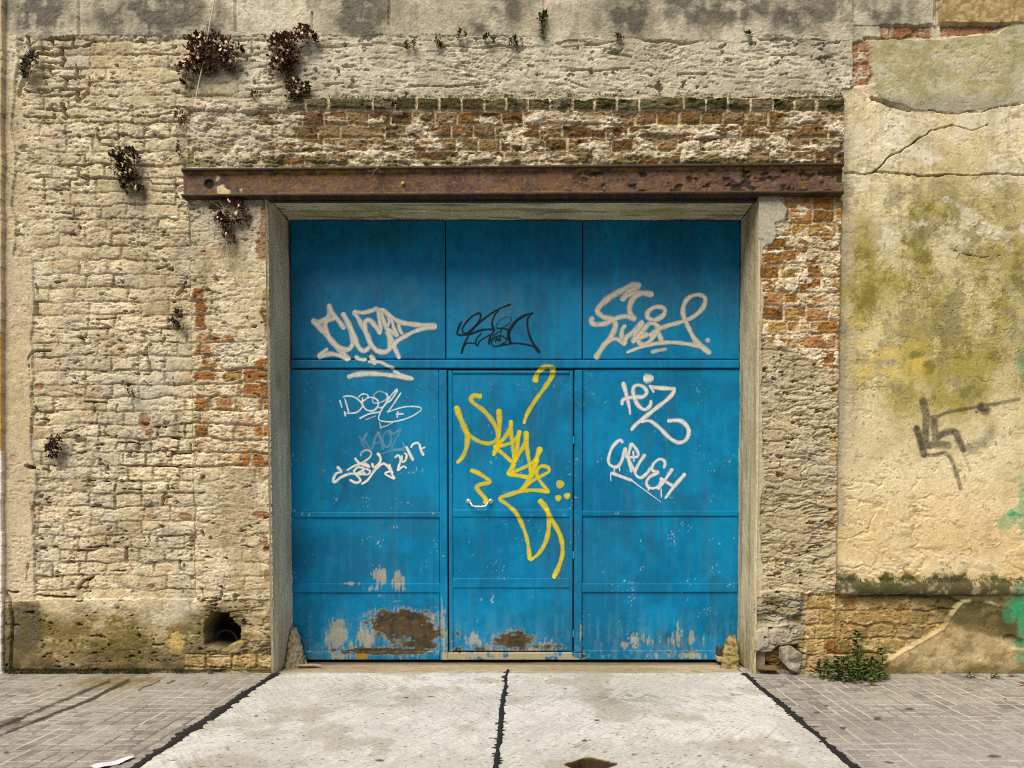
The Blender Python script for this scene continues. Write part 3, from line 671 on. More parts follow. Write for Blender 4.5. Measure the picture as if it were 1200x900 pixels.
# left plain strip colour
C = lay(C, (0.57, 0.465, 0.30), R_strip * 0.55 * (PY > 150))
H[PY > 791] -= 0.0
C = C * (1 + 0.30 * (nD - .5) + np.where(R_right, 0.10, 0.22) * (wn - .5) + np.where(R_right, .14, .25) * (nE - .5))[..., None]
C = np.clip(C, 0.008, 0.85).astype(F)

# soften single-sample spikes a little, then build
Yw = -H
cells_ok = np.ones((X.shape[0] - 1, X.shape[1] - 1), bool)
xc = (X[:-1, :-1] + X[1:, 1:]) / 2; zc = (Z[:-1, :-1] + Z[1:, 1:]) / 2
cells_ok &= ~((xc > JL) & (xc < JR) & (zc < ZT))
def cell(m): return m[:-1, :-1]
facade = empty('brick_facade'); tag(facade, 'crumbling cream lime-washed brick facade with a brick band and rusty beam over a blue gate', 'facade')
rfac = empty('plastered_wall'); tag(rfac, 'yellowed cracked plaster wall with green algae, a black scrawl and a mossy ledge', 'wall')
nbw = empty('neighbouring_wall'); tag(nbw, 'white and ochre painted wall edge beside the plain left end of the brick facade', 'wall')
assigned = np.zeros_like(cells_ok)
def take(name, m, parent, label=None):
    global assigned
    cc = cell(m) & cells_ok & ~assigned
    assigned |= cc
    o = link(name, grid_part(name, X, Yw, Z, C, cc), M_WALL, parent)
    if label: o['label'] = label
    return o
take('wall_face', R_nb, nbw)
take('ledge', R_ledge, rfac, 'dark mossy rounded ledge')
take('plinth', R_plinth, rfac, 'broken plinth of bare bricks and grey render')
take('wall_face', R_right, rfac)
take('parapet_band', R_top, facade, 'grey cement band with black water stains')
take('brick_band', R_lin, facade, 'bare brick band with a mossy top course')
take('pilaster', R_pilL, facade, 'cream pilaster with orange bricks showing')
take('pilaster', R_pilR, facade, 'pilaster with bare orange bricks above rough grey render')
take('plinth', R_base, facade, 'damp mossy plinth with a drain hole')
take('wall_face', np.ones(X.shape, bool), facade)

# solid masonry behind the skin
def core(name, x0, x1, z0, z1, parent, y0=0.17, y1=0.62):
    bm = bmesh.new(); box_bm(bm, x0, x1, y0, y1, z0, z1)
    return bm_obj(name, bm, M_CORE, parent)
hx0, _, hz0 = at(236, 764); hx1, _, hz1 = at(284, 716)
xr = at(985, 400)[0]; xl = at(3, 400)[0]
bm = bmesh.new()
for b in [(xl, hx0, 0, 5.6), (hx1, JL - 0.10, 0, 5.6), (hx0, hx1, 0, hz0), (hx0, hx1, hz1, 5.6), (JL - 0.10, JR + 0.10, ZT + 0.12, 5.6), (JR + 0.10, xr, 0, 5.6)]:
    box_bm(bm, b[0], b[1], 0.17, 0.62, b[2], b[3])
box_bm(bm, xl, xr, 0.622, 0.9, 0.0, 5.6)  # unseen slab across the back, added to stop light leaking round the gate
bm_obj('masonry_core', bm, M_CORE, facade)
core('masonry_core', xr + 0.002, 5.38, 0.0, 5.58, rfac)
core('masonry_core', -5.6, xl - 0.002, 0.0, 5.58, nbw, 0.17)
# clay pipe inside the drain hole
cx_, _, cz_ = at(266, 751, 0.16)
V = []; Q = []
for k in range(28):
    a = 2 * math.pi * k / 28
    for r, y in ((0.090, 0.14), (0.078, 0.14), (0.074, 0.29), (0.09, 0.30)):
        V.append((cx_ + r * math.cos(a), y, cz_ + r * math.sin(a)))
for k in range(28):
    k2 = (k + 1) % 28
    for j in range(3): Q.append((k * 4 + j, k2 * 4 + j, k2 * 4 + j + 1, k * 4 + j + 1))
link('drain_pipe', poly_mesh('drain_pipe', V, Q), M_DARK, facade)

#--JAMBS--
# ================================================================== CONCRETE REVEAL
DY = 0.40                                     # plane of the gate sheets
def reveal(axis):
    """gridded reveal face: 'L','R' jambs and 'T' soffit with a little unevenness"""
    ys = np.arange(-0.012, DY + 0.08, 0.006)
    if axis == 'T':
        us = np.arange(JL - 0.002, JR + 0.002, 0.006)
    else:
        us = np.arange(0.0, ZT + 0.002, 0.006)
    U, Yg = np.meshgrid(us, ys); U = U.astype(F); Yg = Yg.astype(F)
    a = fbm(U / 0.35, Yg / 0.12, 4, 131 + ord(axis)); b = fbm(U / 0.05, Yg / 0.03, 4, 135 + ord(axis)); cst = fbm(U / 0.9, Yg / 0.05, 4, 140)
    d = (a - .5) * 0.010 + (b - .5) * 0.005
    edge = ss(0.0, 0.02, Yg + 0.012)
    if axis == 'L':
        col = lerp2((0.62, 0.55, 0.39), (0.78, 0.70, 0.52), ss(.3, .7, a))
        col = lay(col, (0.38, 0.34, 0.26), ss(.55, .7, cst) * .4)
        col = lay(col, (0.40, 0.36, 0.10), (blob(U, Yg, 2.16, 0.17, .05, .06)) * .8)
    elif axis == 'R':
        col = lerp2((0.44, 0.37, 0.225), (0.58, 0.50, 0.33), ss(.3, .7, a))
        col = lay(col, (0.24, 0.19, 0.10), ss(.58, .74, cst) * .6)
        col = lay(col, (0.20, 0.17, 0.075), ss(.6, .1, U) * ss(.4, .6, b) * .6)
    else:
        col = lerp2((0.62, 0.57, 0.38), (0.76, 0.71, 0.50), ss(.3, .7, a))
        col = lay(col, (0.24, 0.21, 0.10), ss(.55, .68, fbm(U / 0.35, Yg / 0.035, 4, 150)) * .8)
        col = lay(col, (0.38, 0.33, 0.08), ss(.6, .72, fbm(U / 0.3, Yg / 0.1, 4, 155)) * .5)
    col = lay(col, (0.58, 0.51, 0.37), (1 - edge) * .5 + ss(.62, .74, b) * .4)
    rr = (1 - edge) * 0.012
    if axis == 'L': return JL + d - rr - 0.003, Yg, U, col
    if axis == 'R': return JR - d + rr + 0.003, Yg, U, col
    return U, Yg, ZT - d * 1.3 + rr + 0.002, col
sur = empty('door_surround'); sur.parent = facade
for ax, nm, lb in (('L', 'jamb', 'shaded grey concrete jamb'), ('R', 'jamb', 'tan concrete jamb catching the light'), ('T', 'soffit', 'flaking grey concrete soffit')):
    gx, gy, gz, gc = reveal(ax)
    o = link(nm, grid_part(nm, gx * np.ones_like(gy), gy, gz * np.ones_like(gy), gc, np.ones((gy.shape[0] - 1, gy.shape[1] - 1), bool), flip=(ax == 'L')), M_WALL, sur)
    o['label'] = lb
# backing boxes so that the reveals are solid
bm = bmesh.new()
box_bm(bm, JL - 0.098, JL - 0.022, 0.04, 0.60, 0.0, ZT + 0.11); box_bm(bm, JR + 0.022, JR + 0.098, 0.04, 0.60, 0.0, ZT + 0.11)
box_bm(bm, JL - 0.02, JR + 0.02, 0.04, 0.60, ZT + 0.026, ZT + 0.118)
bm_obj('lining', bm, M_CORE, sur)

# ================================================================== STEEL BEAM
bx0 = at(215, 210, -0.02)[0]; bx1 = at(987, 210, -0.02)[0]
zt0, zt1 = at(215, 199, -0.02)[2], at(987, 192.5, -0.02)[2]
zb0, zb1 = at(215, 233, -0.02)[2], at(987, 229, -0.02)[2]
ub = np.arange(0, 1.0001, 1 / 620.0)
# profile in (t across height 0 bottom..1 top, outward)
prof_b = [(-0.001, -0.02), (0.0, 0.040), (0.07, 0.042), (0.105, 0.040), (0.12, 0.020), (0.14, 0.014)] + [(t, 0.013) for t in np.linspace(0.17, 0.83, 26)] + [(0.86, 0.015), (0.885, 0.022), (0.90, 0.040), (0.94, 0.042), (0.99, 0.040), (1.0, -0.02)]
pb = np.array(prof_b, F)
U, T = np.meshgrid(ub.astype(F), pb[:, 0]); O = np.repeat(pb[:, 1][:, None], len(ub), 1)
n1 = fbm(U * 40, T * 2.5, 5, 161); n2 = fbm(U * 160, T * 8, 3, 165); n3 = fbm(U * 90, T * 14, 4, 168)
bp = U * 772 + 215
scale = ss(.60, .66, fbm(U * 70, T * 5, 4, 171)) * ss(640, 700, bp) * (T > .14) * (T < .86)
O = O + (n1 - .5) * 0.006 + (n2 - .5) * 0.003 - scale * 0.009
Zb = mix(mix(zb0, zb1, U), mix(zt0, zt1, U), T); Xb = bx0 + (bx1 - bx0) * U
Cc = lerp2((0.085, 0.048, 0.036), (0.150, 0.090, 0.072), ss(.3, .7, n1 * .5 + fbm(U * 300, T * 9, 4, 163) * .5))
Cc = lay(Cc, (0.05, 0.03, 0.02), ss(.55, .7, n3) * .6)
Cc = lay(Cc, (0.19, 0.085, 0.030), ss(.52, .66, fbm(U * 60, T * 6, 6, 172, .7)) * .65)
Cc = lay(Cc, (0.26, 0.15, 0.035), ss(.62, .68, fbm(U * 420, T * 16, 3, 173)) * .6)
Cc = lay(Cc, (0.30, 0.17, 0.035), ss(.50, .64, n3) * np.clip(ss(.74, .84, T) * (T < .9) * .9 + ss(.24, .15, T) * .8 + blob(bp, T, 350, .75, 60, .3) * .5, 0, 1))
Cc = lay(Cc, (0.016, 0.012, 0.009), ((T < .13) | (T > .885)) * .8)  # both flanges blackened; the shadow at the lower one is put into the colour
Cc = lay(Cc, (0.02, 0.014, 0.01), scale * .85)
dr = np.clip(.001 + blob(bp, T, 259, .35, 5, .18) + blob(bp, T, 263, .22, 7, .12) + .8 * blob(bp, T, 255, .72, 3, .14) + .7 * blob(bp, T, 282, .30, 3, .15), 0, 1)
Cc = lay(Cc, (0.62, 0.52, 0.30), ss(.35, .6, dr * (0.3 + n2 * 1.4)) * (T > .14) * (T < .88))
hole = np.hypot((bp - 245), (T - .5) * 34) ; O = O - ss(6.0, 4.8, hole) * 0.012
Cc = lay(Cc, (0.006, 0.005, 0.004), ss(6.4, 5.2, hole))  # near-black tint paints the shade inside this shallow bolt hole
hole2 = np.hypot((bp - 963), (T - .5) * 34); O = O + ss(3.2, 2.4, hole2) * 0.008; O = O + ss(2.6, 1.6, np.hypot(bp - 473, (T - .45) * 34)) * 0.012
Cc = lay(Cc, (0.6, 0.45, 0.12), ss(2.2, 1.2, np.hypot(bp - 472, (T - .5) * 34)))
beam = link('steel_beam', grid_part('steel_beam', Xb, -0.008 - O, Zb, Cc, np.ones((len(pb) - 1, len(ub) - 1), bool)), M_RUST, facade)
beam['label'] = 'rusty brown steel beam with a bolt hole at one end'
bm = bmesh.new(); box_bm(bm, bx0 + .001, bx1 - .001, 0.032, 0.06, min(zb0, zb1) + .006, max(zt0, zt1) - .006)
bm_obj('beam_web', bm, M_BLACKSTEEL, facade)

# ================================================================== GATE
def dxz(px, py, Y=DY):
    p = at(px, py, Y); return p[0], p[2]
def door_col(Xd, Zd):
    px, py = to_px(Xd, DY, Zd)
    a = fbm(Xd / 0.5, Zd / 0.5, 4, 181); b = fbm(Xd / 0.06, Zd / 0.06, 4, 185); c = fbm(Xd / 0.02, Zd / 0.02, 3, 189); v = fbm(Xd / 0.03, Zd / 0.25, 4, 193); v2 = fbm(Xd / 0.014, Zd / 0.10, 3, 196)
    K = lerp2((0.0, 0.145, 0.320), (0.0, 0.212, 0.450), ss(.3, .7, a * .7 + b * .3))
    K = lay(K, (0.012, 0.10, 0.20), ss(.50, .72, fbm(Xd / 0.8, Zd / 0.5, 4, 178)) * .45)
    K = lay(K, (0.03, 0.10, 0.15), ss(.56, .74, fbm(Xd / 0.05, Zd / 0.9, 4, 176)) * .28)
    K = lay(K, (0.05, 0.17, 0.27), np.clip(.9 * blob(px, py, 590, 358, 45, 26) + .8 * blob(px, py, 480, 352, 16, 18) + .5 * blob(px, py, 420, 335, 50, 10) + .5 * blob(px, py, 760, 345, 80, 30), 0, 1) * (.4 + .6 * ss(.35, .65, b)) * .8)
    K = lay(K, (0.02, 0.23, 0.44), ss(.54, .7, v) * .22)
    K = lay(K, (0.004, 0.075, 0.16), ss(.60, .74, fbm(Xd / 0.3, Zd / 0.3, 4, 199)) * .3)
    K = lay(K, (0.0, 0.06, 0.13), np.clip(.8 * blob(px, py, 780, 750, 16, 14) + .7 * blob(px, py, 540, 625, 10, 14) + .5 * blob(px, py, 400, 555, 26, 60) , 0, 1) * ss(.3, .6, b))
    # grime and bleached haze low down
    K = lay(K, (0.10, 0.24, 0.36), ss(706, 765, py) * ss(.42, .62, v * .6 + c * .4) * .40)
    tan = np.zeros(Xd.shape, F)
    for cx, cy, rx, ry, am in [(394, 748, 13, 24, 1.4), (381, 756, 5, 18, .8), (408, 758, 9, 14, .7), (430, 748, 14, 18, 1.15), (441, 736, 14, 16, 1.1), (445, 675, 10, 10, 1.2), (436, 690, 12, 6, .8), (467, 680, 9, 12, 1.1), (473, 692, 6, 9, .8), (443, 698, 8, 4, .7), (412, 684, 12, 3, .7), (520, 742, 4, 36, 1.3), (508, 722, 3, 14, .7),
                             (556, 750, 14, 12, 1.0), (600, 762, 50, 6, .9), (640, 754, 16, 8, .7), (745, 750, 10, 10, .95), (734, 756, 9, 8, .7), (758, 750, 9, 8, .8), (790, 750, 11, 14, .9), (797, 735, 6, 14, .7), (810, 748, 5, 12, 1.1), (823, 752, 5, 8, .7), (805, 768, 24, 4, 1.2), (680, 742, 5, 14, .6), (360, 770, 10, 4, .2), (400, 769, 20, 5, 1.1), (770, 768, 20, 4, .7), (700, 768, 40, 5, .5), (480, 769, 36, 5, .6)]:
        tan = np.maximum(tan, blob(px, py, cx, cy, rx, ry) * am)
    tmask = ss(.46, .58, tan * .66 + (v2 - .5) * .85 + (c - .5) * .35 + .06)
    tmask *= ss(.12, .35, tan)
    K = K + (lerp2((0.26, 0.235, 0.17), (0.44, 0.40, 0.29), b) - K) * (tmask * .78)[..., None]
    thr = ((py > 764) & (px > 519) & (px < 683)).astype(F)
    K = lay(K, (0.40, 0.34, 0.21), thr * ss(.30, .42, b) * .9)
    rust = np.zeros(Xd.shape, F)
    for cx, cy, rx, ry, am in [(470, 732, 40, 20, 1.5), (462, 722, 16, 10, 1.0), (494, 742, 24, 16, 1.35), (494, 755, 26, 7, 1.2), (450, 763, 66, 4.5, 1.4), (602, 752, 26, 13, 1.1), (560, 760, 14, 5, .8), (640, 758, 26, 5, .8), (537, 762, 8, 5, .9), (535, 740, 5, 12, .6), (610, 742, 10, 8, .7), (785, 764, 12, 4, .7), (684, 768, 6, 4, .8), (812, 762, 7, 2, .8)]:
        rust = np.maximum(rust, blob(px, py, cx, cy, rx, ry) * am)
    rn = fbm(Xd / 0.05, Zd / 0.028, 6, 203, .68)
    raw = rust * .72 + (rn - .5) * .9 + (c - .5) * .25; near = ss(.08, .25, rust)
    K = lay(K, (0.34, 0.31, 0.22), ss(.28, .42, raw + (v2 - .5) * .4) * near * .55)
    K = lay(K, (0.16, 0.25, 0.27), ss(.36, .42, raw) * near * .5)
    rmask = ss(.40, .54, raw) * near
    K = K + (lerp2((0.018, 0.012, 0.007), (0.085, 0.052, 0.018), ss(.3, .7, b * .45 + c * .15 + rn * .4)) - K) * (rmask * .95)[..., None]
    K = lay(K, (0.10, 0.085, 0.06), ss(.52, .68, fbm(Xd / 0.012, Zd / 0.16, 4, 174)) * np.clip(blob(px, py, 466, 750, 46, 20) + blob(px, py, 600, 757, 40, 10) + .6 * blob(px, py, 790, 758, 50, 10), 0, 1) * .6)
    K = lay(K, (0.16, 0.095, 0.03), rmask * ss(.60, .70, rn) * .4)
    K = lay(K, (0.30, 0.19, 0.02), ss(.45, .6, blob(px, py, 424, 769, 9, 5) + (c - .5) * .4))
    spk = ss(.89, .92, vn(Xd / 0.012, Zd / 0.014, 207) * .72 + vn(Xd / 0.11, Zd / 0.11, 211) * .28) * ss(330, 640, py)
    K = lay(K, (0.42, 0.46, 0.46), spk * .75)
    return np.clip(K, 0, .8).astype(F)
BARS = []     # (x0,x1,z0,z1,proud) of everything that stands proud of the sheets, for the paint on top
def slab(name, px0, py0, px1, py1, front, back, parent, rnd=0.003, step=0.006, dent=0.0, label=None):
    """a steel bar or sheet given by photo corners on the gate plane; front = metres proud of the gate plane"""
    (xa, za), (xb, zb) = dxz(px0, py1), dxz(px1, py0)
    ym = (py0 + py1) / 2; xm = (px0 + px1) / 2
    x0 = dxz(px0, ym)[0]; x1 = dxz(px1, ym)[0]; z0 = dxz(xm, py1)[1]; z1 = dxz(xm, py0)[1]
    BARS.append((x0, x1, z0, z1, front))
    nx = max(2, int((x1 - x0) / step)); nz = max(2, int((z1 - z0) / step))
    gx = np.concatenate([[x0, x0], np.linspace(x0 + rnd, x1 - rnd, nx), [x1, x1]]); gz = np.concatenate([[z0, z0], np.linspace(z0 + rnd, z1 - rnd, nz), [z1, z1]])
    Xg, Zg = np.meshgrid(gx.astype(F), gz.astype(F))
    ix = np.arange(len(gx)); iz = np.arange(len(gz))
    ring = np.minimum(np.minimum(ix, len(gx) - 1 - ix)[None, :], np.minimum(iz, len(gz) - 1 - iz)[:, None])
    Yg = np.where(ring == 0, DY + back, np.where(ring == 1, DY - front + rnd, DY - front)).astype(F)
    if dent: Yg = Yg + np.where(ring > 1, (fbm(Xg / 0.55, Zg / 0.55, 3, 215) - .5) * dent, 0)
    Yg = Yg + np.where(ring > 1, (fbm(Xg / 0.1, Zg / 0.1, 2, 217) - .5) * 0.0012, 0)
    o = link(name, grid_part(name, Xg, Yg, Zg, door_col(Xg, Zg), np.ones((len(gz) - 1, len(gx) - 1), bool)), M_DOOR, parent)
    if label: o['label'] = label
    return o
gate = empty('steel_gate', (0, 0, 0)); tag(gate, 'wide blue steel gate with a wicket door, rust along its foot and scribbled tags', 'gate')
fr = empty('gate_frame'); fr.parent = gate
slab('stile', 515.5, 434, 524.4, 773, 0.016, 0.03, fr, step=.005)
slab('stile', 673, 434, 682, 764, 0.016, 0.03, fr, step=.005)
slab('rail', 342, 422, 866, 431.5, 0.013, 0.03, fr)
slab('threshold_bar', 524, 764.5, 682, 773, 0.012, 0.03, fr, label='worn bare metal threshold bar')
lf = empty('side_leaf'); lf.parent = gate; lf['label'] = 'gate leaf with large rust patch and dense white scribbles'
slab('sheet', 341, 433, 515, 773.5, 0.0, 0.03, lf, dent=.010)
slab('rail', 343, 600, 516, 606.5, 0.010, 0.0, lf); slab('rail', 343, 683.5, 516, 694.5, 0.010, 0.0, lf); slab('rail', 345, 763, 515, 773, 0.008, 0.0, lf)
rf = empty('side_leaf'); rf.parent = gate; rf['label'] = 'gate leaf with two short white tags'
slab('sheet', 682.5, 433, 867, 773.5, 0.0, 0.03, rf, dent=.010)
slab('rail', 682, 598.5, 865, 605, 0.010, 0.0, rf); slab('rail', 682, 683.5, 864, 694, 0.010, 0.0, rf); slab('rail', 682.5, 762, 864, 773, 0.008, 0.0, rf)
slab('top_panel', 341, 258, 521.5, 420.5, 0.0, 0.03, gate, dent=.010); slab('top_panel', 523, 258, 682, 420.5, 0.002, 0.03, gate, dent=.010); slab('top_panel', 683.5, 258, 867, 420.5, 0.0, 0.03, gate, dent=.010)
wk = empty('wicket_door'); wk.parent = gate; wk['label'] = 'narrow wicket door with a yellow scrawl'
slab('sheet', 527.5, 436.5, 670.5, 763.0, 0.0, 0.03, wk, dent=.010)
slab('stile', 526.2, 434.5, 530.5, 763.5, 0.009, 0.0, wk, rnd=.002, step=.005); slab('stile', 667.5, 434.5, 671.0, 763.5, 0.009, 0.0, wk, rnd=.002, step=.005)
slab('rail', 530.6, 434.6, 667.4, 438, 0.009, 0.0, wk, rnd=.002); slab('rail', 530.6, 597, 667.4, 606, 0.008, 0.0, wk); slab('rail', 530.6, 677.5, 667.4, 689, 0.008, 0.0, wk)
# dark gap backing behind the sheets
bm = bmesh.new(); box_bm(bm, JL, JR, DY + 0.034, DY + 0.06, 0.02, ZT + 0.02); bm_obj('gate_backing', bm, M_BLACKSTEEL, gate)
# handle of the wicket
hl = empty('handle'); hl.parent = wk; hl['label'] = 'bare steel pull handle'
hp = [(549, 587), (551.5, 588.5), (554, 592.5), (558, 593.6), (566, 593.6), (570, 592.5), (572.5, 588.5), (575, 587)]
hpts = []
for i, (a, b) in enumerate(hp):
    x, z = dxz(a, b); hpts.append((x, DY - (0.012 if i in (0, 7) else 0.032 if i in (1, 6) else 0.052), z))
hv, hq = tube(smooth_pts(hpts, 5), 0.0075, 10)
link('grip', poly_mesh('grip', hv, hq), M_STEEL, hl)
for a, b in ((549, 587.5), (575, 587.5)):
    x, z = dxz(a, b); v, q = tube([(x, DY - 0.001, z), (x, DY - 0.008, z), (x, DY - 0.011, z)], [0.020, 0.019, 0.012], 14)
    link('rosette', poly_mesh('rosette', v, q), M_STEEL, hl)
# small hinges / lock traces
for a, b in ((672, 516), (672, 650), (672, 742)):
    x, z = dxz(a, b); v, q = tube([(x, DY - 0.016, z - 0.028), (x, DY - 0.016, z + 0.028)], 0.008, 8)
    V_, = (v,); me = poly_mesh('hinge', v, q, door_col(v[:, 0], v[:, 2])); link('hinge', me, M_DOOR, wk)

# ------------------------------------------------------------------ painted tags on the gate
def proud(x, z):
    p = 0.0
    for (x0, x1, z0, z1, f) in BARS:
        if x0 <= x <= x1 and z0 <= z <= z1: p = max(p, f)
    return p
def tag_mesh(name, strokes, paint, alpha, parent, label, edge=None, off=0.0011, seed=0, wk_=1.1, load=False, solid=0.0):
    """strokes: list of (pts in photo px, width px or (w0,w1), opacity) laid as thin paint on the steel"""
    V = []; Qs = []; A = []; lift = []
    for si, (pts, w, op) in enumerate(strokes):
        P = np.array(smooth_pts(pts, 7)) if len(pts) > 1 else None
        if P is None:                                   # a dot
            cx, cy = pts[0]; base = len(V)
            V.append((cx, cy)); A.append((op, 0)); lift += [si * .00012] * 15
            for k in range(14):
                th = 2 * math.pi * k / 14; r = w / 2 * (1 + 0.08 * math.sin(3 * th + si))
                V.append((cx + r * 1.15 * math.cos(th), cy + r * 1.15 * math.sin(th))); A.append((op, .95))
            for k in range(14): Qs.append((base, base + 1 + k, base + 1 + (k + 1) % 14, base))
            continue
        # resample evenly
        seg = np.hypot(*np.diff(P, axis=0).T); L = np.concatenate([[0], np.cumsum(seg)])
        n = max(4, int(L[-1] / 1.0)); s = np.linspace(0, L[-1], n)
        P = np.stack([np.interp(s, L, P[:, 0]), np.interp(s, L, P[:, 1])], 1)
        w0, w1 = w if isinstance(w, tuple) else (w, w)
        Tn = np.gradient(P, axis=0); Tn /= np.maximum(np.hypot(Tn[:, 0], Tn[:, 1])[:, None], 1e-6)
        Nn = np.stack([-Tn[:, 1], Tn[:, 0]], 1)
        base = len(V); m = 9
        r0 = random.random() * 50
        for i in range(n):
            u = i / (n - 1); ww = (w0 + (w1 - w0) * u) / 2 * wk_
            ww *= 1 + 0.09 * math.sin(s[i] * 0.35 + r0) + 0.09 * math.sin(s[i] * 0.13 + 2 * r0) + random.uniform(-.05, .05)
            e = min(s[i], L[-1] - s[i]); ww *= 0.55 + 0.45 * min(1, e / max(w0 * .4, .6))
            fade = 0.75 + 0.25 * math.sin(s[i] * 0.12 + r0) if op < .99 else 1
            for k in range(m):
                q = (k / (m - 1) - .5) * 2 * 1.28
                V.append((P[i, 0] + Nn[i, 0] * q * ww, P[i, 1] + Nn[i, 1] * q * ww)); A.append((op * fade * (1.0 if not load else .80 + .20 * math.exp(-(e / 9.0) ** 2)), abs(q))); lift.append((si + u * .9) * .00012)
        for i in range(n - 1):
            for k in range(m - 1):
                a = base + i * m + k; Qs.append((a, a + m, a + m + 1, a + 1))
    V = np.array(V); A = np.array(A, F)
    W = np.zeros((len(V), 3), F)
    for i, (a, b) in enumerate(V):
        x, z = dxz(a, b); W[i] = (x, DY - proud(x, z) - off - lift[i], z)
    pr = np.array([proud(a, b) for a, b in zip(W[:, 0], W[:, 2])])
    W[:, 1] += np.where(pr < .0025, (fbm(W[:, 0] / 0.55, W[:, 2] / 0.55, 3, 215) - .5) * .010, 0) + (fbm(W[:, 0] / 0.1, W[:, 2] / 0.1, 2, 217) - .5) * 0.0012
    base = door_col(W[:, 0], W[:, 2])
    nn = fbm(W[:, 0] / 0.02, W[:, 2] / 0.02, 3, 230 + seed)
    pc = np.repeat(V3(paint)[None], len(V), 0)
    if edge is not None: pc = mix(pc, np.repeat(V3(edge)[None], len(V), 0), (A[:, 1] * .9 * (0.5 + nn))[:, None].clip(0, 1))
    n2 = fbm(W[:, 0] / 0.006, W[:, 2] / 0.006, 3, 240 + seed)
    al = np.clip(A[:, 0] * (0.84 + 0.5 * (nn - .4)) * (1 - ss(.78, 1.26, A[:, 1])) * (1 - (1 - solid) * .35 * ss(.5, 1.0, A[:, 1])) * (1 - (1 - solid) * .45 * ss(.58, .70, n2 * .6 + nn * .4)), 0, 1)[:, None]
    me = poly_mesh(name, W, Qs, np.concatenate([pc, al], 1), smooth=True)
    o = link(name, me, M_PAINT, parent); o['label'] = label
    return o
def Zc(ox, oy, s, L):
    out = []
    for it in L:
        pts, w = it[0], it[1]; op = it[2] if len(it) > 2 else 1.0
        ww = tuple(k / s for k in w) if isinstance(w, tuple) else w / s
        out.append(([(ox + x / s, oy + y / s) for x, y in pts], ww, op))
    return out
T1 = Zc(350, 320, 6.667, [
    ([(100, 365), (150, 385), (205, 365), (240, 320), (235, 245)], (34, 30)), ([(235, 240), (262, 315), (310, 370), (360, 440)], 30), ([(105, 370), (170, 430), (250, 520), (330, 610), (400, 685)], 34), ([(400, 685), (330, 648), (240, 632), (150, 660)], 30), ([(150, 655), (185, 625), (230, 590)], 28),
    ([(285, 350), (225, 372), (208, 420), (250, 520), (320, 585), (385, 598), (420, 560), (418, 490), (390, 400), (340, 310)], 32), ([(345, 310), (392, 400), (430, 480), (460, 565), (505, 608), (555, 575), (548, 510), (505, 425), (460, 345), (425, 300)], 30),
    ([(425, 300), (500, 310), (570, 295), (620, 272)], 28), ([(622, 272), (628, 340), (640, 420), (636, 480)], 26), ([(640, 480), (600, 415), (550, 368), (518, 390), (525, 460), (560, 545), (610, 605), (670, 618), (712, 590), (708, 520), (690, 450)], 30),
    ([(640, 275), (660, 360), (695, 450), (740, 560), (790, 672)], 30), ([(645, 280), (695, 325), (708, 385), (680, 430)], 26), ([(680, 430), (730, 460), (770, 490), (745, 430), (725, 350)], 24), ([(650, 280), (720, 340), (800, 385), (930, 405), (1080, 410)], 30), ([(1080, 420), (950, 440), (840, 490), (760, 540), (735, 590)], 28),
    ([(778, 380), (790, 440), (812, 480)], 22), ([(440, 650), (480, 675), (535, 680)], 28), ([(560, 640), (590, 690), (600, 722)], 34), ([(545, 698), (640, 700), (700, 728), (750, 745)], 20), ([(380, 815), (450, 795), (560, 787), (680, 795), (790, 812), (900, 830)], (34, 24)), ([(740, 765), (800, 795), (890, 825)], 20)])
T2 = Zc(380, 440, 6.4286, [
    ([(118, 185), (126, 215), (135, 245)], 9), ([(153, 268), (160, 310)], 9), ([(140, 165), (175, 155), (230, 165), (280, 205), (285, 240), (240, 280), (165, 285)], 9), ([(155, 175), (172, 230), (185, 280)], 9), ([(255, 165), (290, 140), (330, 150), (320, 175), (280, 200)], 8), ([(290, 165), (290, 220), (320, 260), (370, 265), (405, 230), (400, 185), (350, 165), (310, 180)], 9),
    ([(370, 180), (380, 140), (420, 120), (465, 140), (480, 170), (420, 205), (370, 205), (365, 170)], 8, .75), ([(405, 240), (440, 240), (480, 190), (470, 130)], 8), ([(470, 170), (500, 160)], 8), ([(550, 100), (545, 125), (500, 190), (470, 200), (500, 155), (550, 102)], 9), ([(500, 160), (450, 230), (415, 300), (412, 330), (440, 345), (520, 348), (620, 325), (700, 285), (733, 252), (690, 235), (590, 240), (480, 275), (500, 250), (580, 130)], 8),
    ([(265, 325), (340, 290), (430, 275)], 9), ([(310, 335), (390, 305)], 8, .7), ([(555, 268), (550, 320)], 10), ([(540, 292), (600, 290)], 10), ([(415, 350), (430, 405)], 8, .6), ([(430, 390), (470, 380), (525, 350)], 8, .6)])
T2b = Zc(380, 440, 6.4286, [([(265, 455), (285, 505), (310, 550)], 14, .3), ([(325, 430), (300, 470), (285, 490)], 14, .3), ([(290, 480), (320, 515), (355, 560)], 14, .3), ([(360, 560), (385, 470), (410, 425)], 14, .3), ([(410, 425), (430, 500), (445, 565)], 14, .3), ([(370, 515), (430, 500)], 12, .3), ([(470, 420), (440, 470), (455, 530), (485, 535), (505, 480), (490, 430), (470, 420)], 14, .3), ([(490, 410), (520, 440), (575, 405), (545, 470), (510, 550), (600, 548), (590, 500)], 14, .3), ([(430, 590), (520, 565), (635, 565)], 12, .3)])
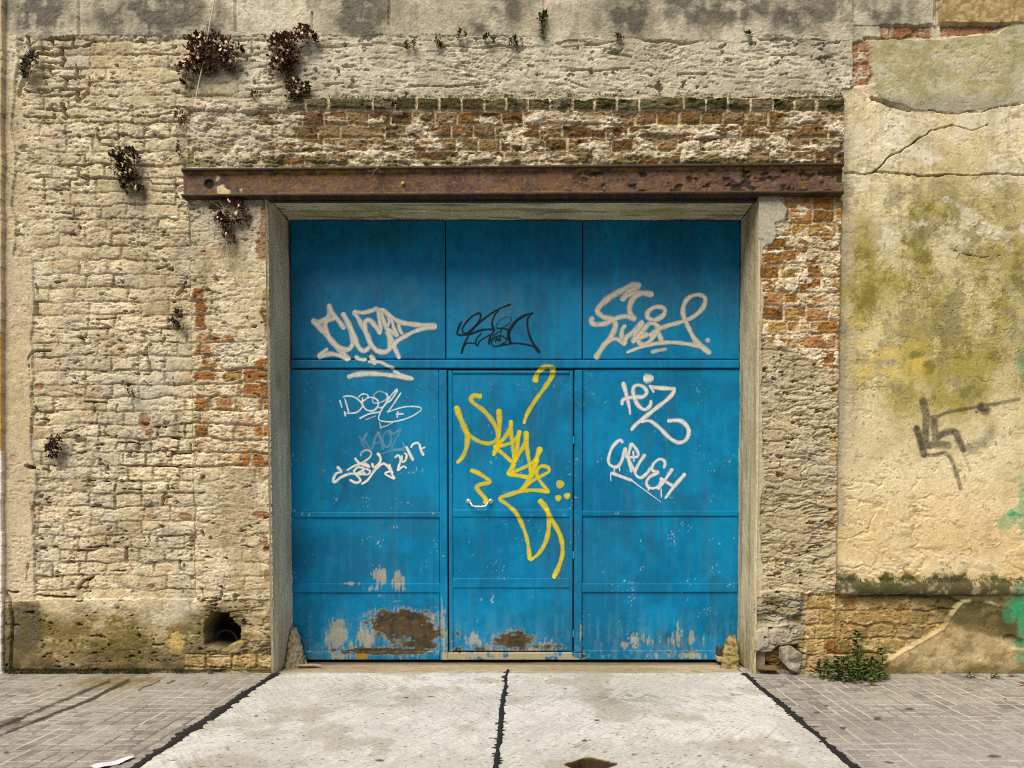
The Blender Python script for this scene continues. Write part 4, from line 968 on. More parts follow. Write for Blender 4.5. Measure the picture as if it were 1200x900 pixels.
T2c = Zc(380, 440, 6.4286, [([(95, 685), (135, 725)], 20), ([(135, 725), (90, 740), (68, 785), (80, 803), (130, 765), (200, 740), (270, 745), (310, 728)], 17), ([(170, 715), (230, 680), (300, 660), (345, 690)], 14), ([(235, 740), (270, 728), (300, 702), (255, 692), (225, 725), (262, 770), (272, 795), (240, 808), (190, 785)], 15), ([(230, 620), (265, 660), (345, 690)], 15),
    ([(275, 610), (282, 580), (320, 562), (355, 580), (340, 620), (290, 655), (250, 680)], 14, .85), ([(310, 700), (345, 720), (330, 745), (280, 745)], 12), ([(360, 660), (372, 690), (400, 680), (425, 640), (418, 605), (398, 585)], 18), ([(280, 820), (330, 785), (385, 710), (440, 665), (480, 685), (505, 730), (532, 782)], 16), ([(532, 780), (490, 760), (458, 738), (500, 722), (520, 735)], 13), ([(490, 665), (500, 700), (510, 730)], 14),
    ([(530, 620), (560, 602), (575, 640), (560, 690), (553, 720)], 15), ([(553, 718), (595, 685), (622, 700)], 14), ([(585, 600), (588, 650), (612, 640), (622, 598), (600, 585)], 13), ([(618, 535), (645, 590), (672, 642)], 17), ([(654, 545), (667, 520), (698, 508), (717, 516)], 15), ([(717, 514), (728, 560), (750, 604)], 16), ([(725, 556), (762, 540)], 14)])
T3 = Zc(520, 340, 10, [([(210, 365), (170, 450), (160, 515), (190, 530), (250, 520), (330, 510), (420, 475), (520, 460), (590, 465)], 18), ([(260, 510), (220, 480), (240, 410), (320, 320), (400, 275), (435, 290), (415, 360), (340, 450), (260, 515)], 15), ([(205, 750), (240, 640), (300, 520), (400, 400), (520, 300), (650, 220), (790, 165)], (18, 14)), ([(650, 230), (590, 310), (565, 400), (590, 470), (545, 550), (530, 640)], (10, 20)),
    ([(240, 650), (290, 620), (370, 630), (400, 660)], 12), ([(445, 505), (385, 570), (375, 620), (395, 650), (420, 600), (480, 560), (550, 520)], 11), ([(610, 440), (640, 370), (720, 320), (790, 325), (770, 390), (690, 440), (610, 445)], 9, .8), ([(620, 450), (740, 460), (760, 520), (780, 620)], (10, 26)), ([(680, 470), (590, 530), (560, 600), (580, 655), (650, 655), (720, 640), (800, 625), (880, 625), (980, 640), (1080, 668)], (9, 16)),
    ([(565, 590), (620, 545), (680, 538), (750, 590)], 11), ([(600, 612), (625, 560), (640, 600), (662, 550), (660, 605)], 10), ([(650, 650), (740, 600)], 9), ([(680, 460), (665, 515)], 7), ([(750, 580), (770, 480), (840, 370), (940, 300), (1050, 265)], (26, 16)), ([(1045, 268), (985, 330), (985, 450), (1020, 570), (1070, 660), (1125, 735)], (10, 24))])
Y_ = 6.43
T4 = Zc(515, 420, Y_, [([(125, 358), (150, 430), (195, 540), (210, 580), (205, 660), (175, 740), (130, 790)], (42, 26)), ([(190, 530), (240, 590), (310, 630), (380, 640), (430, 610), (440, 570), (410, 490), (340, 400), (260, 340), (237, 305), (265, 280), (320, 290)], (22, 32)), ([(447, 380), (452, 480), (447, 560), (435, 650), (405, 735)], (36, 26)), ([(540, 465), (530, 540), (470, 620), (410, 670)], (32, 24)), ([(540, 470), (540, 560), (556, 690), (562, 790)], (26, 24)),
    ([(405, 665), (480, 655), (550, 630), (590, 590), (603, 545)], (24, 28)), ([(603, 540), (592, 630), (572, 740), (560, 790)], (30, 24)), ([(415, 668), (470, 712), (550, 785)], 24), ([(565, 780), (545, 830), (510, 875)], 34), ([(655, 548), (645, 640), (590, 730), (560, 790)], (36, 24)), ([(655, 550), (660, 680), (680, 800), (690, 880)], (28, 26)), ([(762, 668), (730, 760), (705, 850), (690, 900)], (36, 28)), ([(510, 872), (590, 842), (680, 800), (735, 748)], 22),
    ([(720, 182), (735, 120), (790, 68), (850, 75), (848, 130), (800, 210), (720, 320), (660, 420), (635, 495)], (38, 22))]) + \
     Zc(515, 540, 6.0, [([(475, 92), (560, 105), (640, 120)], 24), ([(690, -20), (660, 60), (620, 150), (555, 225)], (34, 26)), ([(560, 222), (640, 150), (720, 105), (770, 75), (760, 45), (710, 40), (682, 80), (705, 140), (770, 220)], 22), ([(775, 218), (680, 208), (590, 210), (500, 235), (425, 265), (480, 310), (540, 370), (590, 470), (622, 580), (635, 700)], (26, 24)), ([(635, 700), (700, 650), (750, 560), (770, 450), (758, 350), (700, 272)], (22, 34)), ([(740, 320), (800, 430), (850, 530), (866, 640), (840, 740), (800, 825)], (26, 28)),
    ([(215, 65), (280, 90), (350, 140), (340, 155), (280, 170), (265, 195), (300, 240), (328, 275), (312, 300)], 26), ([(848, 165)], 52), ([(835, 262)], 40), ([(897, 247)], 42)])
T6 = Zc(680, 320, 7.5, [([(535, 108), (460, 105), (370, 150), (250, 220), (165, 300), (155, 345), (200, 385), (270, 405), (308, 440), (300, 500), (260, 570), (190, 660), (130, 755)], (44, 38)), ([(525, 115), (420, 165), (360, 245)], 40), ([(360, 240), (420, 195), (520, 175), (645, 190)], 40), ([(540, 180), (470, 220), (435, 290), (440, 360), (490, 410)], 38), ([(490, 408), (400, 382), (310, 400), (230, 440), (130, 452), (97, 420), (115, 385)], 36), ([(190, 640), (260, 592), (320, 580), (400, 632)], 34), ([(400, 455), (368, 500), (362, 580)], 34), ([(392, 630), (400, 575), (470, 510), (550, 420)], 34),
    ([(550, 420), (500, 510), (460, 618)], 38), ([(465, 605), (530, 530), (600, 450), (660, 450), (675, 500), (630, 530)], 36), ([(640, 415), (592, 390), (597, 340), (660, 300), (735, 310), (735, 365), (680, 405), (640, 415)], 34), ([(600, 535), (530, 570), (512, 610), (560, 628), (620, 590), (632, 550), (600, 535)], 34), ([(680, 450), (690, 530), (720, 605)], 38), ([(690, 490), (660, 545), (620, 590)], 32), ([(690, 490), (780, 460), (890, 430), (1000, 380), (1080, 300), (1095, 220), (1030, 190), (950, 220), (908, 290), (905, 370), (950, 480), (1010, 590), (1075, 650), (1145, 712)], (30, 36)), ([(405, 700), (510, 660), (640, 625), (800, 610), (950, 625), (1050, 645), (1110, 690)], (24, 34)), ([(620, 698), (680, 682), (760, 668)], 26, .8), ([(1120, 592)], 42)])
T7 = Zc(690, 430, 5.294, [([(212, 92), (238, 190), (252, 255), (257, 298)], (28, 12)), ([(205, 238), (215, 202), (280, 187), (335, 185), (360, 155), (330, 118), (285, 118), (275, 160), (300, 230), (345, 265), (380, 240), (386, 205)], 21), ([(338, 76), (370, 72), (402, 70)], 46), ([(375, 112), (390, 135), (405, 160)], 18), ([(380, 122), (430, 130), (540, 136)], 22), ([(535, 140), (500, 190), (400, 270), (300, 350), (260, 395)], (24, 22)), ([(320, 340), (380, 336), (440, 380), (500, 440), (560, 470), (608, 445), (618, 385), (570, 335), (487, 335)], (20, 24))])
T7b = Zc(690, 430, 5.294, [([(212, 472), (190, 455), (145, 500), (122, 570), (132, 608), (175, 620), (205, 580), (225, 500)], 18), ([(155, 618), (160, 650)], 8), ([(190, 618), (192, 648)], 8), ([(265, 470), (245, 560), (265, 655)], 18), ([(265, 472), (302, 525), (298, 558), (225, 560)], 16), ([(225, 500), (240, 560), (290, 658)], 18), ([(275, 520), (280, 590)], 10), ([(350, 540), (305, 610), (288, 660), (320, 688), (360, 660), (382, 625)], 18), ([(465, 630), (472, 590), (440, 572), (402, 600), (392, 640), (430, 655), (380, 680), (357, 720), (380, 752), (430, 742), (458, 690)], 17), ([(520, 630), (480, 690), (428, 762)], 18), ([(440, 690), (490, 720), (525, 740)], 20), ([(600, 660), (530, 740), (472, 818)], (24, 14)), ([(135, 655), (200, 680), (270, 705)], (20, 15)), ([(265, 703), (330, 752), (450, 840)], (9, 3)), ([(135, 660), (137, 710)], 7), ([(370, 740), (368, 770)], 7), ([(448, 755), (450, 812)], 7)])
WHITE = (0.80, 0.80, 0.77); SILV = (0.74, 0.72, 0.63)
tag_mesh('graffiti_tag', T1, SILV, 1, lf, 'thick silver-grey spiky tag', (0.60, 0.61, 0.56), off=.0013, seed=1, wk_=1.25)
tag_mesh('graffiti_tag', T2, (0.66, 0.76, 0.80), 1, lf, 'thin white pen tag with underlines', seed=2, wk_=1.3, solid=.8)
tag_mesh('graffiti_tag', T2b, (0.45, 0.60, 0.66), 1, lf, 'faded pale blue tag', off=.0007, seed=3)
tag_mesh('graffiti_tag', T2c, WHITE, 1, lf, 'white marker signature ending in 2017', off=.0013, seed=4, solid=.6)
tag_mesh('graffiti_tag', T3, (0.004, 0.010, 0.016), 1, gate, 'thin black pen tag', seed=5, wk_=1.4, solid=1)
tag_mesh('graffiti_tag', T4, (0.84, 0.62, 0.0), 1, wk, 'tall yellow paint scrawl', (0.66, 0.66, 0.03), off=.0012, seed=6, wk_=1.08, load=True, solid=.6)
tag_mesh('graffiti_tag', T6, (0.70, 0.66, 0.54), 1, gate, 'thick beige tag with a loop and a dot', (0.60, 0.57, 0.48), off=.0013, seed=7, wk_=1.2)
tag_mesh('graffiti_tag', T7, WHITE, 1, rf, 'white looping tag reading tez', (0.66, 0.70, 0.70), off=.0013, seed=8)
tag_mesh('graffiti_tag', T7b, WHITE, 1, rf, 'white dripping tag reading CRUSH', (0.66, 0.72, 0.74), off=.0013, seed=9)

#--GROUND--
# ================================================================== GROUND
def ground_grid(x0, x1, y0, y1, step):
    gx = np.arange(x0, x1 + step * .5, step).astype(F); gy = np.arange(y0, y1 + step * .5, step).astype(F)
    return np.meshgrid(gx, gy)
gL = [at_ground(320, 792), at_ground(160, 899)]; gR = [at_ground(876, 794), at_ground(1000, 899)]; gM = [at_ground(595, 783), at_ground(580, 899)]
def xline(l, Y): return l[0][0] + (l[1][0] - l[0][0]) * (Y - l[0][1]) / (l[1][1] - l[0][1])
YF = 0.07                                       # where the ground meets the walls
KERB = -2.35
Xg, Yg = ground_grid(-3.98, 3.70, KERB, 0.16, 0.0045)
gpx, gpy = to_px(Xg, Yg, 0.0)
a1 = fbm(Xg / 0.5, Yg / 0.5, 4, 251); a2 = fbm(Xg / 0.06, Yg / 0.06, 4, 255); a3 = fbm(Xg / 0.015, Yg / 0.015, 3, 259)
lj = xline(gL, Yg) + (fbm(Yg / 0.05, Xg / 2, 3, 262) - .5) * 0.03; rj = xline(gR, Yg) + (fbm(Yg / 0.05, Xg / 2, 3, 265) - .5) * 0.03
R_dr = (Xg > lj) & (Xg < rj)
# pavers: 8 cm squares moulded five by five into 40 cm tiles
def paver():
    S = 0.082
    wxg = (a1 - .5) * 0.02
    u = (Xg + wxg) / S; v = (Yg + wxg) / (S * .92) + 0.0
    iu = np.floor(u); iv = np.floor(v); fu = u - iu; fv = v - iv
    r = h2(iu, iv, 33); tl = h2(np.floor(iu / 5), np.floor(iv / 5), 35)
    cl = h2(iu, np.floor(iv / 5), 36); rwh = h2(np.floor(iu / 5), iv, 37)
    ex = np.minimum(fu, 1 - fu) * S; ey = np.minimum(fv, 1 - fv) * S
    tileu = np.minimum((u / 5) % 1, 1 - (u / 5) % 1) * 5 * S; tilev = np.minimum((v / 5) % 1, 1 - (v / 5) % 1) * 5 * S
    jx = 1 - ss(0.004, 0.0075, ex + (a3 - .5) * .004); jy = 1 - ss(0.0035, 0.0075, ey + (a3 - .5) * .004)
    j = np.maximum(jx, jy)
    K = lerp2((0.165, 0.155, 0.146), (0.33, 0.315, 0.295), np.clip(.12 + .45 * r + .43 * tl + (a1 - .5) * .8, 0, 1))
    K = lay(K, (0.10, 0.09, 0.085), ss(.70, .8, r) * .6 * ss(.3, .6, a1))
    K = lay(K, (0.40, 0.38, 0.35), ss(.2, .12, r) * .35)
    st_ = fbm(Xg / .10, Yg / .012, 3, 269); K = lay(K, (0.12, 0.105, 0.09), ss(.55, .7, st_) * .45)
    # joints: some washed pale with cement, some dirty
    jc = lerp2((0.50, 0.47, 0.42), (0.14, 0.12, 0.095), ss(.45, .6, .6 * cl + .4 * a1))
    K = K + (jc - K) * (jx * (.45 + .5 * ss(.35, .6, a1)))[..., None]
    jc2 = lerp2((0.42, 0.39, 0.35), (0.13, 0.11, 0.09), ss(.4, .55, .6 * rwh + .4 * a1))
    K = K + (jc2 - K) * (jy * (1 - jx) * .9)[..., None]
    K = lay(K, (0.30, 0.27, 0.24), ss(.55, .7, a2) * .4)
    hgt = -j * 0.004 * np.where(cl > .5, 1.0, .35) + (r - .5) * 0.003 + (a2 - .5) * 0.003
    return K, hgt
Kp, Hp = paver()
damp = np.clip(blob(gpx, gpy, 100, 796, 90, 10) * .8 + blob(gpx, gpy, 130, 806, 40, 8) * .5 + blob(gpx, gpy, 200, 797, 70, 5) * .6, 0, 1) * ss(.35, .6, a2 * .5 + a1 * .5)
Kp = lay(Kp, (0.15, 0.11, 0.04), damp * .75)
for pl, w, am in [([(128, 798), (95, 812), (50, 830), (0, 852)], 3.0, .85), ([(150, 797), (110, 818), (60, 838), (-20, 870)], 3.2, .95), ([(20, 846), (-10, 850)], 8, .6), ([(152, 798), (116, 816)], 1.6, .8), ([(187, 798), (163, 808)], 1.6, .8), ([(205, 797), (196, 801)], 1.4, .8), ([(242, 800), (238, 804)], 2, .8)]:
    d, t = seg_dist(gpx, gpy, pl); Kp = lay(Kp, (0.035, 0.027, 0.016), (1 - ss(w * .25, w * .85, d + (a2 - .5) * 2.5 + (a3 - .5))) * am); 
Kp = lay(Kp, (0.36, 0.34, 0.37), blob(gpx, gpy, 1180, 890, 200, 40) * .4)
for cx, cy, rx, ry in [(958, 835, 5, 1.6), (1028, 842, 5, 2.2), (968, 827, 3, 1.5), (1042, 893, 7, 2), (1165, 886, 9, 2), (988, 853, 4, 1.8), (1178, 819, 2, 1), (8, 882, 4, 2), (85, 882, 2, 1), (70, 803, 3, 1.3), (1022, 803, 12, 1.0), (948, 851, 12, 1.2), (1066, 831, 6, 2)]:
    Kp = lay(Kp, (0.05, 0.04, 0.03), ss(.3, .6, blob(gpx, gpy, cx, cy, rx, ry) + (a3 - .5) * .4) * .85)
# driveway concrete, brushed
ang = 0.9 + (a1 - .5) * 0.9
br1 = fbm((Xg * np.cos(0.95) + Yg * np.sin(0.95)) / 0.16, (-Xg * np.sin(0.95) + Yg * np.cos(0.95)) / 0.010, 3, 271)
br2 = fbm((Xg * np.cos(2.2) + Yg * np.sin(2.2)) / 0.16, (-Xg * np.sin(2.2) + Yg * np.cos(2.2)) / 0.010, 3, 275)
brs = mix(br1, br2, ss(.45, .55, fbm(Xg / 0.7, Yg / 0.7, 2, 279)))
Kd = lerp2((0.40, 0.398, 0.392), (0.51, 0.515, 0.52), ss(.3, .7, a1 * .6 + a2 * .4))
Kd = lay(Kd, (0.19, 0.18, 0.155), ss(.56, .72, brs) * .36 * ss(.3, .6, a1 * .5 + a2 * .5))
Kd = lay(Kd, (0.27, 0.24, 0.19), ss(.54, .7, fbm(Xg / 0.25, Yg / 0.25, 4, 283)) * .5)
Kd = lay(Kd, (0.16, 0.16, 0.12), np.clip(blob(gpx, gpy, 740, 818, 40, 14) + .8 * blob(gpx, gpy, 420, 808, 40, 10) + .5 * blob(gpx, gpy, 455, 878, 16, 5) + .5 * blob(gpx, gpy, 640, 818, 90, 3) + .6 * blob(gpx, gpy, 345, 896, 30, 5) + .9 * blob(gpx, gpy, 682, 876, 12, 5), 0, 1) * ss(.38, .6, brs * .5 + a2 * .5) * .75)
Kd = lay(Kd, (0.05, 0.045, 0.04), ss(.76, .80, fbm(Xg / 0.03, Yg / 0.012, 3, 287)) * .8)
for cx, cy, rx, ry in [(445, 892, 6, 1.6), (476, 818, 4, 1), (505, 817, 5, .7), (575, 866, 3, 1), (743, 885, 4, 1), (685, 869, 4, 1.5), (300, 840, 3, 1)]:
    Kd = lay(Kd, (0.05, 0.04, 0.03), ss(.3, .6, blob(gpx, gpy, cx, cy, rx, ry) + (a3 - .5) * .4) * .85)
Hd = (a1 - .5) * 0.010 + (brs - .5) * 0.004 + (a3 - .5) * .0015
dhol = poly_sd(gpx, gpy, [(664, 896), (680, 891), (693, 890), (710, 894), (722, 896), (712, 899), (705, 903), (690, 906), (672, 901)])
mhol = ss(-1.2, 1.0, dhol + (a2 - .5) * 3)
Kd = lay(Kd, (0.035, 0.019, 0.006), ss(-2.6, -1.0, dhol + (a2 - .5) * 3)); Hd = Hd - mhol * 0.045
Kd = lay(Kd, (0.40, 0.28, 0.07), (ss(-3.6, -2.4, dhol) * (1 - ss(-2.6, -1.2, dhol))) * .4)
HG = np.where(R_dr, Hd + 0.004, Hp).astype(F); gw = rng.random(Xg.shape).astype(F)
KG = np.clip(np.where(R_dr[..., None], Kd, Kp) * (1 + .3 * (a3 - .5) + .22 * (gw - .5))[..., None], .01, .8).astype(F)
dline = abs(Yg - 0.0 - (fbm(Xg / .3, Yg, 2, 290) - .5) * .01)
sill = R_dr & (Yg > 0.0)
KG = np.where(sill[..., None], lerp2((0.38, 0.32, 0.22), (0.52, 0.45, 0.33), ss(.3, .7, a2)), KG).astype(F)
cellc = lambda m: m[:-1, :-1]
one = np.ones(Xg.shape, bool)
drv = link('driveway', grid_part('driveway', Xg, Yg, HG, KG, cellc(R_dr & ~sill)), M_GROUND); tag(drv, 'pale brushed concrete driveway in front of the blue gate', 'driveway', kind='structure')
pl_ = link('pavement', grid_part('pavement', Xg, Yg, HG, KG, cellc(~R_dr & (Xg < 0))), M_GROUND); tag(pl_, 'grey tiled pavement below the mossy brick plinth, with dark damp streaks', 'pavement', kind='structure')
pr_ = link('pavement', grid_part('pavement', Xg, Yg, HG, KG, cellc(~R_dr & (Xg > 0))), M_GROUND); tag(pr_, 'grey tiled pavement below the plastered wall and its green weed', 'pavement', kind='structure')
# sill of the gateway runs on under the gate
xs2 = np.arange(JL - .02, JR + .03, .006).astype(F); ys2 = np.arange(-0.004, .62, .006).astype(F)
XS, YS = np.meshgrid(xs2, ys2); b2 = fbm(XS / .08, YS / .03, 4, 293); b3 = fbm(XS / .5, YS / .1, 4, 297)
KS = lerp2((0.28, 0.225, 0.14), (0.40, 0.34, 0.24), ss(.3, .7, b2 * .5 + b3 * .5)); KS = lay(KS, (0.14, 0.11, 0.07), ss(.58, .7, b2) * .5); KS = lay(KS, (0.09, 0.075, 0.05), ss(.30, .36, YS) * .7)  # last layer paints the shade of the gap under the gate
HS = -0.004 - 0.012 * ss(.1, .36, YS) + (b3 - .5) * .006 + (b2 - .5) * .003 - ss(0.006, -0.004, YS) * 0.02
sl = link('doorstep', grid_part('doorstep', XS, YS, HS, KS, np.ones((len(ys2) - 1, len(xs2) - 1), bool)), M_WALL); tag(sl, 'narrow tan concrete doorstep under the foot of the blue gate', 'doorstep', kind='structure')
# tar joints
def tar(name, line, w, seed, y0, y1, label):
    r = np.random.default_rng(seed); ys = np.arange(y0, y1, -0.010); V = []; Q = []
    jl = (fbm(ys / .25, ys * 0, 3, seed + 11) - .5) * .022
    nl = fbm(ys / .06, ys * 0, 4, seed, .7); n2_ = fbm(ys / .06, ys * 0, 4, seed + 5, .7); n3_ = fbm(ys / .3, ys * 0, 2, seed + 9)
    for i, y in enumerate(ys):
        ww = w * (0.35 + 1.1 * n3_[i]) ; x = xline(line, y) + jl[i]
        a = ww * (.3 + 1.4 * nl[i]) + (r.random() < .12) * r.uniform(.004, .022); b = ww * (.3 + 1.4 * n2_[i]) + (r.random() < .10) * r.uniform(.004, .02)
        V += [(x - a, y, .0075), (x - a * .4, y, .0115), (x + b * .4, y, .0115), (x + b, y, .0075)]
    for i in range(len(ys) - 1):
        for k in range(3): q = i * 4 + k; Q.append((q, q + 4, q + 5, q + 1))
    # skirt to the slab
    n = len(V); V2 = [(v[0], v[1], -0.004) for v in V]; 
    for i in range(len(ys) - 1):
        Q.append((i * 4, n + i * 4, n + i * 4 + 4, i * 4 + 4)); Q.append((i * 4 + 3, i * 4 + 7, n + i * 4 + 7, n + i * 4 + 3))
    o = link('tar_joint', poly_mesh('tar_joint', V + V2, Q, smooth=False), M_TAR, drv); o['label'] = label
tar('t', gL, .030, 301, -0.01, KERB + .05, 'black tar joint beside the streaked pavement'); tar('t', gR, .026, 311, -0.02, KERB + .05, 'black tar joint beside the pavement with the weed'); tar('t', gM, .013, 321, 0.09, KERB + .05, 'black tar joint down the middle of the slab')
# wide ground, street and kerb out of the picture
bm = bmesh.new(); bmesh.ops.create_grid(bm, x_segments=2, y_segments=2, size=400)
gnd = bm_obj('ground', bm, flat_mat('asphalt_ground', (0.055, 0.053, 0.05), scale=60)); gnd.location = (0, 0, -0.16); tag(gnd, kind='structure')
bm = bmesh.new(); box_bm(bm, -9, 9, KERB - 0.14, KERB - 0.002, -0.158, 0.0, .012); k = bm_obj('kerb', bm, flat_mat('kerb_stone', (0.33, 0.31, 0.28))); tag(k, kind='structure')
for x0, x1 in ((-9, -3.985), (3.705, 9)):
    bm = bmesh.new(); box_bm(bm, x0, x1, KERB, 0.5, -0.158, -0.002); k = bm_obj('pavement_slab', bm, flat_mat('pavement_side', (0.36, 0.33, 0.3))); tag(k, kind='structure')

#--THINGS--
# ================================================================== SMALL THINGS
def leaf_cloud(shapes, n, size, cols, seed, droop=.35, thick=.07, base_y=-0.005, elong=1.6, flat=.5):
    """small cupped leaves in several lumps hugging the wall; shapes: (px,py,rx,ry) in photo px. returns V,Q,C and outer points"""
    r = np.random.default_rng(seed); V = []; Q = []; Cc = []; outer = []
    tot = sum(s[2] * s[3] for s in shapes)
    for (cx, cy, rx, ry) in shapes:
        k = int(n * rx * ry / tot)
        lumps = [(r.normal(0, .45), r.normal(0, .45), r.uniform(.25, .5)) for _ in range(max(3, int(k / 45)))]
        for i in range(k):
            lu = lumps[r.integers(len(lumps))]
            a = r.normal(lu[0], lu[2] * .6); b = r.normal(lu[1], lu[2] * .6)
            rad = math.hypot(a, b)
            if rad > 1.15: a /= rad; b /= rad; rad = 1
            o = thick * (1 - .75 * rad ** 2) * r.uniform(.25, 1.0)
            x, _, z = at(cx + a * rx, cy + b * ry, 0)
            y = base_y - o
            d = np.array([a + r.normal(0, .5), -0.9 + r.normal(0, .35), -b - droop + r.normal(0, .5)]); d /= np.linalg.norm(d)
            s_ = np.cross(d, r.normal(0, 1, 3)); s_ /= np.linalg.norm(s_); nn = np.cross(s_, d)
            L = size * r.uniform(.45, 1.2) ** 1.0 * (1.5 if r.random() < .12 else 1.1); W = L / elong * .5
            p = np.array([x, y, z]); base = len(V)
            pts = [p, p + d * L * .5 + s_ * W + nn * W * flat, p + d * L, p + d * L * .5 - s_ * W + nn * W * flat, p + d * L * .5 - nn * W * .2]
            V += [tuple(q) for q in pts]; Q += [(base, base + 1, base + 4), (base + 1, base + 2, base + 4), (base + 2, base + 3, base + 4), (base + 3, base, base + 4)]
            c = np.array(cols[r.choice(len(cols), p=None)]) * r.uniform(.6, 1.45)
            Cc += [c] * 5
            if o > thick * .35: outer.append((x, y - size * .5, z))
    return np.array(V, F), np.array(Q), np.array(Cc, F), outer
PURPLE = [(0.17, 0.050, 0.052), (0.24, 0.065, 0.075), (0.11, 0.045, 0.038), (0.14, 0.11, 0.035), (0.28, 0.11, 0.09), (0.07, 0.03, 0.025)]
OLIVE = [(0.13, 0.115, 0.030), (0.18, 0.16, 0.045), (0.09, 0.055, 0.032), (0.16, 0.075, 0.055), (0.08, 0.075, 0.026)]
DRY = [(0.075, 0.055, 0.038), (0.13, 0.098, 0.065), (0.05, 0.035, 0.028), (0.10, 0.05, 0.042), (0.19, 0.15, 0.11)]
GREEN = [(0.052, 0.100, 0.016), (0.080, 0.130, 0.022), (0.038, 0.072, 0.013), (0.10, 0.13, 0.03)]
def stems(shapes, n, seed, col, length=.05, r0=.0014, base_y=-0.004):
    r = np.random.default_rng(seed); V = np.zeros((0, 3), F); Q = []
    for i in range(n):
        cx, cy, rx, ry = shapes[r.integers(len(shapes))]
        x, _, z = at(cx + r.uniform(-.7, .7) * rx, cy + r.uniform(-.2, .8) * ry, 0)
        L = length * r.uniform(.5, 1.4); dx = r.normal(0, .25) * L
        pts = [(x, base_y, z), (x + dx * .4, base_y - .02 - .2 * L, z - L * .3), (x + dx, base_y - .018 - .15 * L, z - L)]
        v, q = tube(pts, [r0, r0, r0 * .6], 4, False); q = [tuple(k + len(V) for k in f) for f in q]; V = np.concatenate([V, v]); Q += q
    return V, Q, np.repeat(V3(col)[None], len(V), 0)
def flower_mesh(col):
    V = [(0, -.004, 0)]; Q = []; Cc = [np.array(col) * np.array((1, .85, .4))]; R = .0115
    for k in range(10):
        th = 2 * math.pi * k / 10; rr = R * (1 if k % 2 == 0 else .6); V.append((rr * math.cos(th), -.001 - .003 * (k % 2 == 0), rr * math.sin(th))); Cc.append(np.array(col))
    for k in range(10): Q.append((0, 1 + k, 1 + (k + 1) % 10))
    me = raw_mesh('flower', V, Q, np.array(Cc, F), smooth=False); me.materials.append(M_LEAF); return me
FLOWERS = {'pink': [flower_mesh(c) for c in ((0.80, 0.66, 0.46), (0.78, 0.52, 0.48), (0.78, 0.70, 0.60))], 'yellow': [flower_mesh(c) for c in ((0.78, 0.62, 0.20), (0.78, 0.66, 0.34), (0.76, 0.56, 0.45))]}
def wall_plant(name, label, cat, shapes, n, size, cols, seed, flowers=0, fl_kind='pink', nst=14, thick=.07, base_y=.02, group='plants rooted in the old wall', stem_len=.06, **kw):
    c0 = at(shapes[0][0], shapes[0][1], 0)
    root = empty(name, c0); tag(root, label, cat, group)
    inv = np.array(c0, F)
    V, Q, Cc, outer = leaf_cloud(shapes, n, size, cols, seed, thick=thick, base_y=base_y, **kw)
    if nst:
        v, q, cc = stems(shapes, nst, seed + 1, (0.12, 0.09, 0.055), stem_len, base_y=base_y)
        q = np.array(q) + len(V); q = np.concatenate([q[:, [0, 1, 2]], q[:, [0, 2, 3]]]); V = np.concatenate([V, v]); Q = np.concatenate([Q, q]); Cc = np.concatenate([Cc, cc])
    link('foliage', raw_mesh('foliage', V - inv, Q, Cc, smooth=False), M_LEAF, root)
    r = np.random.default_rng(seed + 2)
    for i in range(flowers):
        p = Vector(tuple(np.array(outer[r.integers(len(outer))]) + r.normal(0, .006, 3) - np.array((0, .012, 0)))) - Vector(c0)
        f = link('flower', FLOWERS[fl_kind][r.integers(3)], None, root); f.location = p; sc_ = r.uniform(.75, 1.35); f.scale = (sc_, sc_, sc_); f.rotation_euler = (r.normal(0, .35), r.uniform(0, 6), r.normal(0, .35))
    return root
wall_plant('stonecrop_plant', 'wide purple stonecrop clump with many pale flowers, crossed by the hanging cord', 'plant', [(240, 60, 27, 22), (268, 62, 15, 18), (226, 80, 14, 10), (217, 86, 8, 8)], 1700, .027, PURPLE + OLIVE, 401, 46, nst=20)
wall_plant('stonecrop_plant', 'reddish stonecrop clump with a green shoot on top, right of the cord', 'plant', [(332, 60, 20, 20), (328, 78, 12, 9), (357, 45, 12, 14)], 1300, .027, PURPLE + OLIVE[:1], 402, 26)
wall_plant('stonecrop_plant', 'small olive stonecrop tuft growing on the brick band below the reddish clump', 'plant', [(347, 103, 13, 15)], 520, .024, OLIVE, 403, 10, nst=6)
wall_plant('stonecrop_plant', 'dark withered stonecrop clump with yellow flowers left of the brick band', 'plant', [(143, 190, 20, 16), (152, 208, 14, 14), (160, 224, 6, 6)], 950, .026, DRY + OLIVE[:2], 404, 18, 'yellow', nst=26, stem_len=.10)
wall_plant('stonecrop_plant', 'purple stonecrop hanging below the left end of the rusty beam', 'plant', [(268, 248, 24, 12), (262, 262, 10, 12), (270, 282, 5, 10)], 700, .025, PURPLE + DRY[:2], 405, 12, nst=22, stem_len=.12, base_y=-.01)
wall_plant('stonecrop_plant', 'narrow brown stonecrop strip along the left edge of the brick band', 'plant', [(210, 145, 5, 18), (213, 172, 4, 14)], 240, .018, DRY + PURPLE[:1], 406, 3, nst=8)
wall_plant('dry_tuft', 'black dried tuft on the lower left of the brick wall', 'plant', [(66, 520, 14, 9), (58, 531, 10, 8)], 330, .024, DRY[:3], 407, 0, nst=14)
wall_plant('dry_tuft', 'small dark dried tuft level with the silver tag', 'plant', [(210, 374, 9, 9)], 170, .020, DRY[:4], 408, 0, nst=6)
wall_plant('dry_tuft', 'tiny dark dried tuft below the middle of the brick wall', 'plant', [(154, 455, 4, 10)], 90, .016, DRY[:3], 409, 0, nst=3)
